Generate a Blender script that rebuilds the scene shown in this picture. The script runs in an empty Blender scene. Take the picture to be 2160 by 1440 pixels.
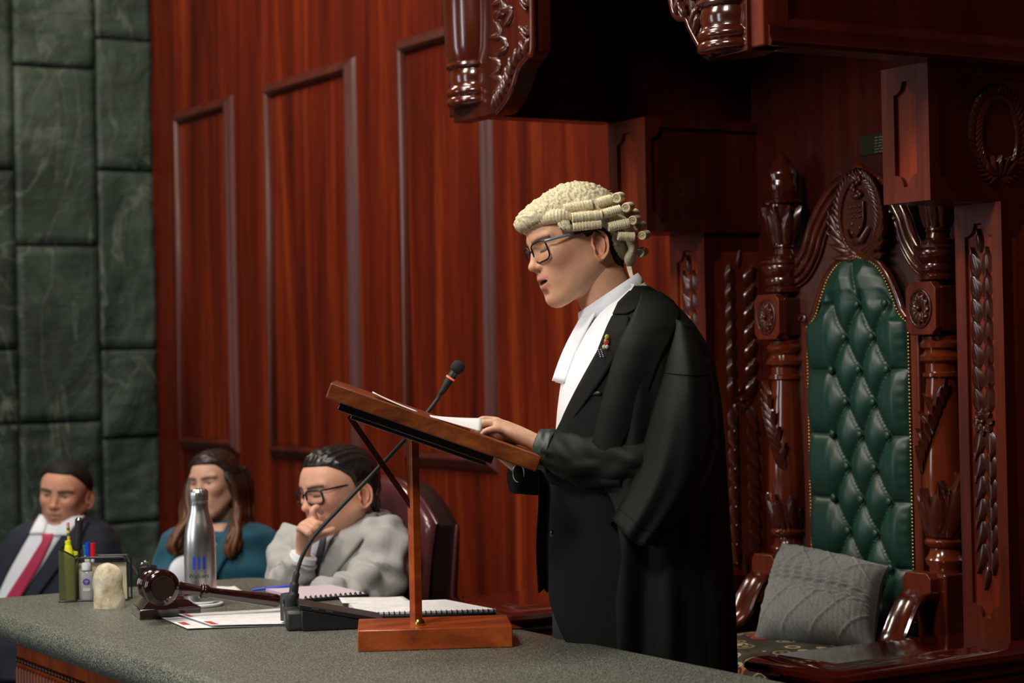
import bpy, math, random
import numpy as np
from mathutils import Vector, Matrix, noise as mnoise
random.seed(7); rng = np.random.default_rng(7)
sc = bpy.context.scene
COL = sc.collection
PI = math.pi
# ------------------------------------------------------------------ camera
# world: +Y runs along the panelled wall away from the camera, the wall and the throne face -X
TH = math.radians(31.5); FPX = 4200.0; CZ = 1.40
cam = bpy.data.objects.new('camera', bpy.data.cameras.new('camera')); COL.objects.link(cam)
cam.data.lens = 70; cam.data.sensor_width = 36; cam.data.clip_end = 60
CM = Matrix.Rotation(-TH, 4, 'Z') @ Matrix.Rotation(math.radians(90 + 0.41), 4, 'X') @ Matrix.Rotation(math.radians(-1.2), 4, 'Z')
cam.matrix_world = Matrix.Translation((0, 0, CZ)) @ CM
cam.data.dof.use_dof = True; cam.data.dof.focus_distance = 4.28; cam.data.dof.aperture_fstop = 4.0
sc.camera = cam
# ------------------------------------------------------------------ light and exposure
sc.view_settings.view_transform = 'Standard'; sc.view_settings.look = 'None'
sc.view_settings.gamma = 1.0; sc.view_settings.use_curve_mapping = False
sc.view_settings.exposure = 0.0
w = bpy.data.worlds.new('room_light'); sc.world = w; w.use_nodes = True
w.node_tree.nodes['Background'].inputs[0].default_value = (0.75, 0.8, 0.9, 1)
w.node_tree.nodes['Background'].inputs[1].default_value = 0.02
def area(name, loc, target, size, power, col, sy=None):
    l = bpy.data.lights.new(name, 'AREA'); l.energy = power; l.color = col
    l.shape = 'RECTANGLE'; l.size = size; l.size_y = sy or size
    o = bpy.data.objects.new(name, l); COL.objects.link(o)
    o.location = loc; d = Vector(target) - Vector(loc)
    o.rotation_euler = d.to_track_quat('-Z', 'Y').to_euler(); return o
area('window_light', (-3.3, 7.0, 2.1), (2.0, 5.6, 1.5), 1.1, 46, (0.88, 0.93, 1.0), 2.4)
area('window_light', (-3.3, 3.6, 2.3), (2.4, 4.0, 1.4), 0.8, 42, (0.9, 0.94, 1.0), 2.0)
area('speaker_fill', (-0.1, 2.3, 3.7), (2.3, 3.7, 1.2), 0.6, 74, (1.0, 0.93, 0.84), 0.6)  # added fill lamp, no known fixture: brightens speaker and desk more than background
area('speaker_fill', (0.45, 4.25, 3.3), (2.3, 3.6, 1.4), 0.5, 34, (1.0, 0.86, 0.68), 0.5)  # added warm lamp, no known fixture: brightens the front of the speaker's face
area('ceiling_light', (1.9, 7.4, 4.4), (3.5, 7.9, 1.8), 1.0, 66, (1.0, 0.82, 0.64), 1.0)
area('ceiling_light', (1.3, 4.7, 4.3), (1.9, 5.3, 0.8), 0.9, 62, (1.0, 0.95, 0.88), 0.9)

# ------------------------------------------------------------------ geometry helpers
MR = CM.to_3x3()
def U(px, py, X=None, Y=None, Z=None, D=None):
    """the point seen at photo pixel (px,py) lying on a plane of the room (or at a depth D)"""
    d = MR @ Vector(((px - 1080) / FPX, (720 - py) / FPX, -1.0))
    if X is not None: t = X / d.x
    elif Y is not None: t = Y / d.y
    elif Z is not None: t = (Z - CZ) / d.z
    else: t = D
    return Vector((d.x * t, d.y * t, CZ + d.z * t))
RT = Vector((math.cos(TH), -math.sin(TH), 0)); FW = Vector((math.sin(TH), math.cos(TH), 0)); UP = Vector((0, 0, 1))

class G:
    """collects geometry for ONE mesh object, in world coordinates"""
    def __init__(s): s.v = []; s.f = []; s.m = []; s.cur = 0
    def add(s, vs, fs):
        o = len(s.v); s.v.extend([tuple(p) for p in vs])
        s.f.extend([tuple(i + o for i in f) for f in fs]); s.m.extend([s.cur] * len(fs)); return s
    def box(s, a, b, M=None):
        x0, y0, z0 = a; x1, y1, z1 = b
        vs = [(x, y, z) for z in (z0, z1) for y in (y0, y1) for x in (x0, x1)]
        if M is not None: vs = [M @ Vector(p) for p in vs]
        return s.add(vs, [(0, 2, 3, 1), (4, 5, 7, 6), (0, 1, 5, 4), (2, 6, 7, 3), (0, 4, 6, 2), (1, 3, 7, 5)])
    def loft(s, rings, closed=True, caps=True):
        n = len(rings[0]); vs = [p for r in rings for p in r]; fs = []
        for i in range(len(rings) - 1):
            for j in range(n if closed else n - 1):
                k = (j + 1) % n; fs.append((i * n + j, i * n + k, (i + 1) * n + k, (i + 1) * n + j))
        if caps and closed:
            fs.append(tuple(range(n))[::-1]); fs.append(tuple((len(rings) - 1) * n + j for j in range(n)))
        return s.add(vs, fs)
    def grid(s, P):
        a = len(P); b = len(P[0])
        return s.add([p for r in P for p in r], [(i * b + j, i * b + j + 1, (i + 1) * b + j + 1, (i + 1) * b + j) for i in range(a - 1) for j in range(b - 1)])
    def tube(s, pts, rad, n=10, up=(0, 0, 1), caps=True, prof=None):
        """rad: number, list of numbers or list of (r_side, r_up)"""
        P = [Vector(p) for p in pts]; rings = []; u0 = Vector(up)
        for i, p in enumerate(P):
            t = (P[min(i + 1, len(P) - 1)] - P[max(i - 1, 0)]).normalized()
            x = t.cross(u0)
            if x.length < 1e-4: x = t.cross(Vector((1, 0.01, 0)))
            x.normalize(); y = x.cross(t); u0 = y
            r = rad[i] if isinstance(rad, (list, tuple)) else rad
            rx, ry = r if isinstance(r, (list, tuple)) else (r, r)
            rings.append([p + x * rx * math.cos(2 * PI * j / n) + y * ry * math.sin(2 * PI * j / n) for j in range(n)])
        return s.loft(rings, True, caps)
    def lathe(s, prof, M, n=24, a0=0, a1=2 * PI):
        """prof: (radius, height) list, revolved about the local z of M"""
        full = abs(a1 - a0 - 2 * PI) < 1e-6; c = n if full else n + 1
        rings = [[M @ Vector((max(r, 1e-5) * math.cos(a0 + (a1 - a0) * j / n), max(r, 1e-5) * math.sin(a0 + (a1 - a0) * j / n), h)) for j in range(c)] for r, h in prof]
        return s.loft(rings, full, full)
    def prism(s, poly, M, w0, w1):
        """poly in the local xy of M, extruded along local z"""
        n = len(poly)
        vs = [M @ Vector((p[0], p[1], w0)) for p in poly] + [M @ Vector((p[0], p[1], w1)) for p in poly]
        return s.add(vs, [tuple(range(n))[::-1], tuple(range(n, 2 * n))] + [(i, (i + 1) % n, n + (i + 1) % n, n + i) for i in range(n)])
    def ball(s, c, r, n=12, m=8, M=None):
        r = r if isinstance(r, (tuple, list)) else (r, r, r)
        M = M or Matrix.Identity(3)
        rings = []
        for i in range(m + 1):
            a = PI * i / m; rr = max(math.sin(a), 1e-3)
            rings.append([Vector(c) + M @ Vector((r[0] * rr * math.cos(2 * PI * j / n), r[1] * rr * math.sin(2 * PI * j / n), -r[2] * math.cos(a))) for j in range(n)])
        return s.loft(rings)
ORG = {}
def build(name, g, mats, parent=None, smooth=30, bevel=0, label=None, mods=None, recalc=True):
    v = np.array(g.v, dtype=float)
    lo = v.min(0); hi = v.max(0); org = np.array([(lo[0] + hi[0]) / 2, (lo[1] + hi[1]) / 2, lo[2]])
    me = bpy.data.meshes.new(name); me.from_pydata((v - org).tolist(), [], g.f); me.validate(); me.update()
    mats = mats if isinstance(mats, (list, tuple)) else [mats]
    for m in mats: me.materials.append(m)
    if len(mats) > 1 and len(me.polygons) == len(g.m): me.polygons.foreach_set('material_index', g.m)
    if recalc:
        import bmesh
        b = bmesh.new(); b.from_mesh(me); bmesh.ops.recalc_face_normals(b, faces=b.faces); b.to_mesh(me); b.free()
    if smooth:
        me.polygons.foreach_set('use_smooth', [True] * len(me.polygons))
        if smooth < 180: me.set_sharp_from_angle(angle=math.radians(smooth))
    o = bpy.data.objects.new(name, me); COL.objects.link(o)
    po = ORG.get(parent.name, Vector((0, 0, 0))) if parent else Vector((0, 0, 0))
    o.parent = parent; o.location = Vector(org) - po; ORG[o.name] = Vector(org)
    if bevel:
        b = o.modifiers.new('bevel', 'BEVEL'); b.width = bevel; b.segments = 2; b.limit_method = 'ANGLE'; b.angle_limit = math.radians(40)
    for k in (mods or []):
        m = o.modifiers.new(k[0], k[1])
        for a, b in k[2].items(): setattr(m, a, b)
    if label: o['label'] = label
    return o
def thing(name, label, cat, loc=(0, 0, 0), group=None, kind=None):
    o = bpy.data.objects.new(name, None); COL.objects.link(o); o.location = loc; o.empty_display_size = 0.05
    ORG[o.name] = Vector(loc); o['label'] = label; o['category'] = cat
    if group: o['group'] = group
    if kind: o['kind'] = kind
    return o
def tag(o, label, cat, group=None):
    o['label'] = label; o['category'] = cat
    if group: o['group'] = group
    return o
def struct(o): o['kind'] = 'structure'; return o
def inst(name, mesh, parent, M):
    """another piece sharing mesh data, placed by a world matrix"""
    o = bpy.data.objects.new(name, mesh); COL.objects.link(o); o.parent = parent
    po = ORG.get(parent.name, Vector((0, 0, 0))); o.matrix_local = Matrix.Translation(-po) @ M
    ORG[o.name] = M.to_translation(); return o
def mesh_only(name, g, mat, smooth=40):
    me = bpy.data.meshes.new(name); me.from_pydata([tuple(p) for p in g.v], [], g.f); me.materials.append(mat)
    import bmesh
    b = bmesh.new(); b.from_mesh(me); bmesh.ops.recalc_face_normals(b, faces=b.faces); b.to_mesh(me); b.free()
    me.polygons.foreach_set('use_smooth', [True] * len(me.polygons)); me.set_sharp_from_angle(angle=math.radians(smooth)); return me
def FR(x, y, z):   # frame on a face that looks to -X: local x to the right (-Y), y up, z out of the face
    return Matrix(((0, 0, -1, x), (-1, 0, 0, y), (0, 1, 0, z), (0, 0, 0, 1)))
def SD(x, y, z):   # frame on a face that looks to -Y: local x along +X, y up, z out
    return Matrix(((1, 0, 0, x), (0, 0, -1, y), (0, 1, 0, z), (0, 0, 0, 1)))
def AX(o, x, y, z):
    return Matrix(((x[0], y[0], z[0], o[0]), (x[1], y[1], z[1], o[1]), (x[2], y[2], z[2], o[2]), (0, 0, 0, 1)))
def lerp(a, b, t): return a + (b - a) * t
def itp(tab, x):
    tab = sorted(tab)
    return float(np.interp(x, [t[0] for t in tab], [t[1] for t in tab]))
def cr(pts, n):
    """smooth curve through points"""
    P = [Vector(p) for p in pts]; P = [P[0] * 2 - P[1]] + P + [P[-1] * 2 - P[-2]]; out = []
    for i in range(1, len(P) - 2):
        for k in range(n):
            t = k / n; a, b, c, d = P[i - 1], P[i], P[i + 1], P[i + 2]
            out.append(0.5 * ((2 * b) + (c - a) * t + (2 * a - 5 * b + 4 * c - d) * t * t + (3 * b - a - 3 * c + d) * t ** 3))
    out.append(P[-2]); return out

# ------------------------------------------------------------------ materials
def mat(name, col, rough=0.5, metal=0, coat=0, spec=0.5, sheen=0, trans=0, alpha=1, emit=None):
    m = bpy.data.materials.new(name); m.use_nodes = True; b = m.node_tree.nodes['Principled BSDF']
    b.inputs['Base Color'].default_value = (*col, 1); b.inputs['Roughness'].default_value = rough
    b.inputs['Metallic'].default_value = metal; b.inputs['Coat Weight'].default_value = coat
    b.inputs['Coat Roughness'].default_value = 0.08; b.inputs['Specular IOR Level'].default_value = spec
    b.inputs['Sheen Weight'].default_value = sheen; b.inputs['Transmission Weight'].default_value = trans
    b.inputs['Alpha'].default_value = alpha
    if emit: b.inputs['Emission Color'].default_value = (*emit[0], 1); b.inputs['Emission Strength'].default_value = emit[1]
    return m
def NT(m): return m.node_tree.nodes, m.node_tree.links, m.node_tree.nodes['Principled BSDF']
def noisetex(m, scale, xyz=(1, 1, 1), detail=4, rough=0.55, dist=0, coord='Object'):
    N, L, B = NT(m)
    tc = N.new('ShaderNodeTexCoord'); mp = N.new('ShaderNodeMapping'); mp.inputs['Scale'].default_value = xyz
    if coord == 'World':
        gm = N.new('ShaderNodeNewGeometry'); L.new(gm.outputs['Position'], mp.inputs[0])
    else: L.new(tc.outputs[coord], mp.inputs[0])
    n = N.new('ShaderNodeTexNoise'); n.inputs['Scale'].default_value = scale; n.inputs['Detail'].default_value = detail
    n.inputs['Roughness'].default_value = rough; n.inputs['Distortion'].default_value = dist
    L.new(mp.outputs[0], n.inputs['Vector']); return n.outputs['Fac']
def ramp(m, fac, stops):
    N, L, B = NT(m); r = N.new('ShaderNodeValToRGB'); e = r.color_ramp.elements
    while len(e) < len(stops): e.new(0.5)
    for i, (p, c) in enumerate(stops): e[i].position = p; e[i].color = (*c, 1)
    L.new(fac, r.inputs[0]); return r.outputs[0]
def mixc(m, fac, a, b, mode='MIX'):
    N, L, B = NT(m); x = N.new('ShaderNodeMix'); x.data_type = 'RGBA'; x.blend_type = mode
    if isinstance(fac, (int, float)): x.inputs[0].default_value = fac
    else: L.new(fac, x.inputs[0])
    for k, c in ((6, a), (7, b)):
        if isinstance(c, tuple): x.inputs[k].default_value = (*c, 1)
        else: L.new(c, x.inputs[k])
    return x.outputs[2]
def bump(m, fac, strength, dist=0.01):
    N, L, B = NT(m); b = N.new('ShaderNodeBump'); b.inputs['Strength'].default_value = strength; b.inputs['Distance'].default_value = dist
    L.new(fac, b.inputs['Height'])
    if B.inputs['Normal'].links: L.new(B.inputs['Normal'].links[0].from_socket, b.inputs['Normal'])
    L.new(b.outputs[0], B.inputs['Normal'])
def wood(name, dark, mid, light, axis='z', rough=0.3, coat=0.4, sc_=1.0, band=0.5, bstr=0.08, spec=0.5):
    m = mat(name, mid, rough, coat=coat, spec=spec); N, L, B = NT(m)
    s = {'z': (9, 9, 0.55), 'y': (9, 0.55, 9), 'x': (0.55, 9, 9)}[axis]; s = tuple(q * sc_ for q in s)
    f1 = noisetex(m, 1.0, s, 5, 0.6, 0.6, 'World'); f2 = noisetex(m, 7.0, s, 3, 0.7, 0.2, 'World')
    c1 = ramp(m, f1, [(0.3, dark), (0.52, mid), (0.75, light)])
    c2 = ramp(m, f2, [(0.35, (0.62, 0.55, 0.5)), (0.65, (1, 1, 1))])
    L.new(mixc(m, band, c1, c2, 'MULTIPLY'), B.inputs['Base Color']); bump(m, f2, bstr, 0.004)
    return m
M = {}
M['wall_wood'] = wood('mahogany_wall', (0.045, 0.0035, 0.0012), (0.135, 0.0125, 0.0028), (0.30, 0.045, 0.007), 'z', 0.42, 0.0, 0.8, spec=0.18)
M['frame_wood'] = wood('mahogany_moulding', (0.05, 0.008, 0.004), (0.085, 0.013, 0.006), (0.13, 0.024, 0.010), 'z', 0.4, 0.05, spec=0.4)
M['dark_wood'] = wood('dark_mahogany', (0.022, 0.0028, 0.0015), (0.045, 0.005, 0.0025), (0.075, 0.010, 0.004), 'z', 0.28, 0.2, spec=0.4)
M['throne_wood'] = wood('polished_mahogany', (0.03, 0.004, 0.002), (0.07, 0.010, 0.0035), (0.13, 0.024, 0.007), 'z', 0.18, 0.5)
M['carve_wood'] = wood('carved_mahogany', (0.035, 0.006, 0.003), (0.065, 0.012, 0.005), (0.10, 0.022, 0.009), 'z', 0.27, 0.3)
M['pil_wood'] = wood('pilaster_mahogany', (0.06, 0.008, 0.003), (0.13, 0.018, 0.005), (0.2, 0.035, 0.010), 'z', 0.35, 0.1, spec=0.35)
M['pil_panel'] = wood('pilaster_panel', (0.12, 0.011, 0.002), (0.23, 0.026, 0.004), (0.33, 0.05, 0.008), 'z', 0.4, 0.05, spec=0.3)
M['shaft_wood'] = wood('post_mahogany', (0.06, 0.008, 0.003), (0.14, 0.022, 0.005), (0.22, 0.045, 0.010), 'z', 0.17, 0.5)
M['shelf_wood'] = wood('polished_shelf', (0.035, 0.004, 0.002), (0.065, 0.006, 0.003), (0.10, 0.011, 0.004), 'y', 0.08, 0.9)
M['lectern_wood'] = wood('lectern_mahogany', (0.20, 0.032, 0.005), (0.40, 0.070, 0.010), (0.55, 0.12, 0.02), 'x', 0.3, 0.2, 2.0)
M['lectern_edge'] = wood('lectern_edge', (0.09, 0.018, 0.005), (0.22, 0.050, 0.011), (0.36, 0.10, 0.024), 'x', 0.38, 0.1, 3.0, spec=0.35)
M['desk_wood'] = wood('desk_front_wood', (0.20, 0.03, 0.006), (0.38, 0.065, 0.010), (0.5, 0.1, 0.018), 'z', 0.35, 0.1, spec=0.35)
M['gavel_wood'] = wood('gavel_walnut', (0.012, 0.003, 0.0025), (0.022, 0.0045, 0.0035), (0.04, 0.007, 0.005), 'x', 0.14, 0.8)
# stone tiles: dark green slate with pale veins
m = M['stone'] = mat('green_slate', (0.03, 0.05, 0.04), 0.55)
N, L, B = NT(m)
f = noisetex(m, 1.6, (1, 1, 1), 6, 0.65, 1.2, 'World'); c = ramp(m, f, [(0.28, (0.006, 0.019, 0.012)), (0.46, (0.024, 0.048, 0.035)), (0.6, (0.050, 0.082, 0.064)), (0.72, (0.11, 0.145, 0.125))])
v = noisetex(m, 1.1, (1.6, 1, 0.6), 3, 0.5, 2.5, 'World'); vr = ramp(m, v, [(0.488, (0, 0, 0)), (0.5, (0.5, 0.5, 0.5)), (0.506, (0, 0, 0))])
c = mixc(m, vr, c, (0.20, 0.23, 0.17)); 
v2 = noisetex(m, 14, (1, 1, 3.5), 5, 0.7, 0.5, 'World'); c = mixc(m, 0.6, c, ramp(m, v2, [(0.3, (0.55, 0.55, 0.55)), (0.7, (1.2, 1.2, 1.2))]), 'MULTIPLY')
L.new(c, B.inputs['Base Color']); bump(m, v2, 0.35, 0.03); bump(m, f, 0.5, 0.06)
M['grout'] = mat('tile_joint', (0.008, 0.012, 0.010), 0.9)
# counter top
m = M['counter'] = mat('speckled_grey_laminate', (0.09, 0.1, 0.09), 0.42)
N, L, B = NT(m)
f = noisetex(m, 330, (1, 1, 1), 2, 0.6); g_ = noisetex(m, 110, (1, 1, 1), 3, 0.6); h_ = noisetex(m, 9, (1, 1, 1), 3, 0.5)
c = ramp(m, f, [(0.38, (0.032, 0.038, 0.034)), (0.5, (0.092, 0.102, 0.090)), (0.62, (0.28, 0.28, 0.24))])
c = mixc(m, 0.55, c, ramp(m, g_, [(0.36, (0.6, 0.66, 0.62)), (0.66, (1.25, 1.2, 1.1))]), 'MULTIPLY')
c = mixc(m, 0.35, c, ramp(m, h_, [(0.3, (0.75, 0.85, 0.8)), (0.7, (1.15, 1.1, 1.0))]), 'MULTIPLY')
L.new(c, B.inputs['Base Color']); bump(m, f, 0.12, 0.001)
M['leather'] = mat('green_leather', (0.008, 0.040, 0.026), 0.40)
bump(M['leather'], noisetex(M['leather'], 260, (1, 1, 1), 2), 0.12, 0.001)
M['brass'] = mat('brass', (0.62, 0.42, 0.12), 0.28, 1.0)
m = M['plaque'] = mat('aged_brass_plate', (0.03, 0.028, 0.012), 0.35, 0.6)
M['plaque_text'] = mat('plaque_engraving', (0.10, 0.095, 0.05), 0.5)
M['black_cloth'] = mat('black_gown_cloth', (0.0052, 0.0076, 0.0050), 0.65, spec=0.2)
bump(M['black_cloth'], noisetex(M['black_cloth'], 900, (1, 1, 1), 1), 0.15, 0.0005)
M['jacket'] = mat('black_suit_cloth', (0.005, 0.0055, 0.005), 0.85, spec=0.25)
M['shirt'] = mat('white_cotton', (0.80, 0.83, 0.88), 0.75)
M['black'] = mat('black_plastic', (0.012, 0.013, 0.014), 0.35)
M['black_matte'] = mat('black_rubber', (0.012, 0.014, 0.014), 0.6)
M['grey_plastic'] = mat('charcoal_plastic', (0.03, 0.032, 0.034), 0.45)
M['paper'] = mat('white_paper', (0.80, 0.79, 0.80), 0.8)
M['ink'] = mat('grey_ink', (0.45, 0.45, 0.48), 0.8)
M['steel'] = mat('brushed_steel', (0.74, 0.72, 0.69), 0.30, 1.0)
M['steel'].node_tree.nodes['Principled BSDF'].inputs['Anisotropic'].default_value = 0.5
M['silver'] = mat('silver', (0.6, 0.6, 0.6), 0.2, 1.0)
M['blue_print'] = mat('blue_print', (0.006, 0.05, 0.55), 0.4)
M['grey_print'] = mat('grey_print', (0.04, 0.04, 0.04), 0.5)
m = M['glass'] = mat('lens_glass', (1, 1, 1), 0.02, trans=1.0); NT(m)[2].inputs['IOR'].default_value = 1.02; NT(m)[2].inputs['Alpha'].default_value = 0.35
# ================================================================== SETTING
XW, XC, XB, XP, XT = 3.60, 2.60, 3.11, 3.31, 3.40
YF = 9.2
g = G().box((-2.5, -1.0, -0.32), (4.2, 9.6, -0.22)); struct(build('floor', g, mat('grey_carpet', (0.03, 0.03, 0.035), 0.95), smooth=0))
g = G().box((1.95, 2.0, -0.22), (3.6, 5.05, 0.0)); o = struct(build('trim_1', g, M['dark_wood'], bevel=0.01))
# panelled wall: slab with three raised panels in bolection mouldings
wall = struct(build('wall_right', G().box((XW, -1.0, -0.22), (XW + 0.2, YF + 0.2, 5.0)), M['wall_wood'], smooth=0))
MOULD = [(0, 0), (0.008, 0.014), (0.02, 0.018), (0.03, 0.030), (0.045, 0.034), (0.056, 0.026), (0.062, 0.010), (0.066, 0)]
def moulded_panel(y1, y0, z0, z1):
    a = 0.066
    fr = [(y1, z0), (y1, z1), (y0, z1), (y0, z0)]
    cy, cz = (y0 + y1) / 2, (z0 + z1) / 2
    for i in range(4):
        p, q = fr[i], fr[(i + 1) % 4]; g = G(); rings = []
        for e in (p, q):
            sy = 1 if cy > e[0] else -1; sz = 1 if cz > e[1] else -1
            rings.append([(XW - h, e[0] + sy * d, e[1] + sz * d) for d, h in MOULD])
        g.loft(rings); build('moulding', g, M['frame_wood'], wall, smooth=50)
    g = G().box((XW - 0.006, y0 + a, z0 + a), (XW + 0.001, y1 - a, z1 - a)); build('panel', g, M['wall_wood'], wall, smooth=0)
def wy(px, py=600): return U(px, py, X=XW - 0.02).y
for (pl, pr, yt, yb, xt) in ((370, 492, 232, 948, 370), (560, 750, 172, 968, 560), (842, 1038, 78, 985, 842)):
    zt = U(xt, yt, X=XW - 0.03).z; zb = U(pl, yb, X=XW - 0.03).z
    moulded_panel(wy(pl), wy(pr), zb, zt)
yy = wy(1170); moulded_panel(yy + 0.0, 4.35, zb, zt) if False else None
# faint upright joint boards between the bays
for px in (348, 525, 796, 1085):
    y = wy(px); build('upright_board', G().box((XW - 0.004, y - 0.17, 0.2), (XW + 0.004, y + 0.17, 4.99)), M['wall_wood'], wall, bevel=0.002)
build('skirting', G().box((XW - 0.03, 4.9, -0.22), (XW, YF, 0.1)), M['dark_wood'], wall, bevel=0.006)
# slate wall, tile by tile
back = struct(build('wall_back', G().box((-2.6, YF, -0.22), (XW, YF + 0.2, 5.0)), M['grout'], smooth=0))
def tile(x0, x1, z0, z1, k):
    us = [0, 0.004] + [0.004 + 0.992 * i / 12 for i in range(1, 12)] + [0.996, 1]; vs_ = [0, 0.004] + [0.004 + 0.992 * i / 20 for i in range(1, 20)] + [0.996, 1]; nx, nz = len(us) - 1, len(vs_) - 1; P = []; seed = k * 7.31
    for j in range(nz + 1):
        row = []
        for i in range(nx + 1):
            u, v = us[i], vs_[j]; x = lerp(x0, x1, u); z = lerp(z0, z1, v)
            e = min(u, 1 - u, v, 1 - v)
            h = 0.026 + 0.020 * mnoise.noise(Vector((x * 3 + seed, z * 4, seed))) + 0.012 * mnoise.noise(Vector((x * 12, z * 26, seed)))
            if e <= 0: h = -0.001
            jx = 0.004 * mnoise.noise(Vector((z * 9, seed, 1))) if u in (0, 1) else 0
            row.append((x + jx, YF - max(h, -0.001), z))
        P.append(row)
    # edge drop: duplicate border just inside
    g = G().grid(P); return build('stone_tile', g, M['stone'], back, smooth=180, recalc=False)
bx = [U(p, 500, Y=YF - 0.02).x for p in (-330, -150, 33, 208, 344)]
bx[-1] = XW - 0.002
def bz(py, px): return U(px, py, Y=YF - 0.02).z
cols = [(bx[0], bx[1], -240, [-500, -60, 300, 560, 905, 1150, 1420]), (bx[1], bx[2], 0, [-600, -20, 357, 737, 894, 1180, 1420]),
        (bx[2], bx[3], 120, [-400, -80, 141, 517, 890, 1120, 1450]), (bx[3], bx[4], 275, [-300, 84, 359, 736, 922, 1102, 1300, 1450])]
k = 0
for (x0, x1, pc, ys) in cols:
    for a, b in zip(ys[:-1], ys[1:]):
        k += 1; tile(x0 + 0.005, x1 - 0.005, bz(b, pc) + 0.006, bz(a, pc) - 0.006, k)
x = bx[0]
while x > -2.4:
    z = -0.2
    while z < 4.8:
        k += 1; hgt = random.choice((0.5, 0.86, 0.86)); tile(x - 0.41, x - 0.005, z, min(z + hgt, 5.0) - 0.01, k); z += hgt
    x -= 0.415

# ================================================================== CARVED PIECES
def leaf_mesh(name, L_, W, H, curl=0.3, tipw=0.0, m='carve_wood', n=9):
    """a leaf lying in local xy, base at the origin, tip along +y, ridged, tip lifted"""
    P = []
    for j in range(n + 1):
        t = j / n; wd = W * (math.sin(PI * min(t * 0.92 + 0.08, 1) ** 0.8) * (1 - tipw) + tipw * (1 - t)) * (1.0 if t < 1 else 0)
        wd = max(wd, W * 0.03)
        row = []
        for i in range(7):
            s = (i - 3) / 3; h = H * (0.35 + 0.65 * math.sin(PI * min(1, t * 1.05) ** 0.7 * 0.62)) * (1 - abs(s) ** 1.7) + H * 0.55 * curl * t * t
            if i == 3: h *= 0.82
            row.append((s * wd / 2, t * L_, h if 0 < i < 6 else -0.002))
        P.append(row)
    return mesh_only(name, G().grid(P), M[m], 60)
LEAF = leaf_mesh('laurel_leaf', 1, 0.42, 0.17, 0.5)
FLEAF = leaf_mesh('frond_leaf', 1, 0.5, 0.22, 0.8)
def place(me, fr, x, y, ang, l, wscale=1.0, hs=1.0, z=0.0, name='leaf', parent=None, flip=1):
    m_ = fr @ Matrix.Translation((x, y, z)) @ Matrix.Rotation(ang, 4, 'Z') @ Matrix.Diagonal((l * wscale * flip, l, l * hs, 1))
    return inst(name, me, parent, m_)
def flower(fr, x, y, r, parent, n=8, name='flower', h=0.35, ax=1.0):
    g = G()
    for k in range(n):
        a = 2 * PI * k / n; P = []
        for j in range(6):
            t = j / 5; row = []
            for i in range(5):
                s = (i - 2) / 2; wd = r * 0.42 * math.sin(PI * (0.12 + 0.78 * t)) ; rr = r * (0.15 + 0.85 * t)
                lx = rr * math.cos(a) - s * wd * math.sin(a); ly = rr * math.sin(a) + s * wd * math.cos(a)
                hh = r * h * (0.35 + 0.6 * math.sin(PI * t * 0.8)) * (1 - 0.6 * s * s) * (0.75 if i == 2 else 1)
                row.append(fr @ Vector((x + lx * ax, y + ly, hh if 0 < i < 4 else 0)))
            P.append(row)
        g.grid(P)
    g.ball(fr @ Vector((x, y, r * h * 0.6)), r * 0.2, 8, 6)
    return build(name, g, M['carve_wood'], parent, smooth=60)
def chamfer_frame(w, h, b, c):
    """outline of a panel with scooped corners, half sizes w,h, scoop c"""
    pts = []
    for sx, sy in ((1, 1), (-1, 1), (-1, -1), (1, -1)):
        cx, cy = sx * w, sy * h
        arc = [(cx - sx * c * math.cos(t), cy - sy * c * math.sin(t)) for t in [PI / 2 * k / 6 for k in range(7)]]
        # from the vertical side to the horizontal side or back
        a = [(cx - sx * c * math.sin(t), cy - sy * c * math.cos(t)) for t in [PI / 2 * k / 6 for k in range(7)]]
        pts += a if sx * sy > 0 else a[::-1]
    return pts
def scooped_face(name, fr, w, h, margin, depth, c, m1, m2, parent):
    """board w x h (half sizes) with a recessed scooped-corner panel: the ring is built round the opening"""
    inner = chamfer_frame(w - margin[0], h - margin[1], 0, c); n = len(inner); g = G()
    out = []
    for (x, y) in inner:
        s = max(abs(x) / w, abs(y) / h); 
        out.append((x / s, y / s))
    # snap nearest to corners
    for cx, cy in ((w, h), (-w, h), (-w, -h), (w, -h)):
        k = min(range(n), key=lambda i: (out[i][0] - cx) ** 2 + (out[i][1] - cy) ** 2); out[k] = (cx, cy)
    A = [fr @ Vector((x, y, 0)) for x, y in out]; Bq = [fr @ Vector((x, y, 0)) for x, y in inner]; Cq = [fr @ Vector((x * 0.985, y * 0.992, -depth)) for x, y in inner]
    g.add(A + Bq + Cq, [(i, (i + 1) % n, n + (i + 1) % n, n + i) for i in range(n)] + [(n + i, n + (i + 1) % n, 2 * n + (i + 1) % n, 2 * n + i) for i in range(n)])
    o = build(name, g, m1, parent, smooth=30)
    g = G().add(Cq, [tuple(range(n))]); build('recessed_panel', g, m2, parent, smooth=0)
    return o

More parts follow.
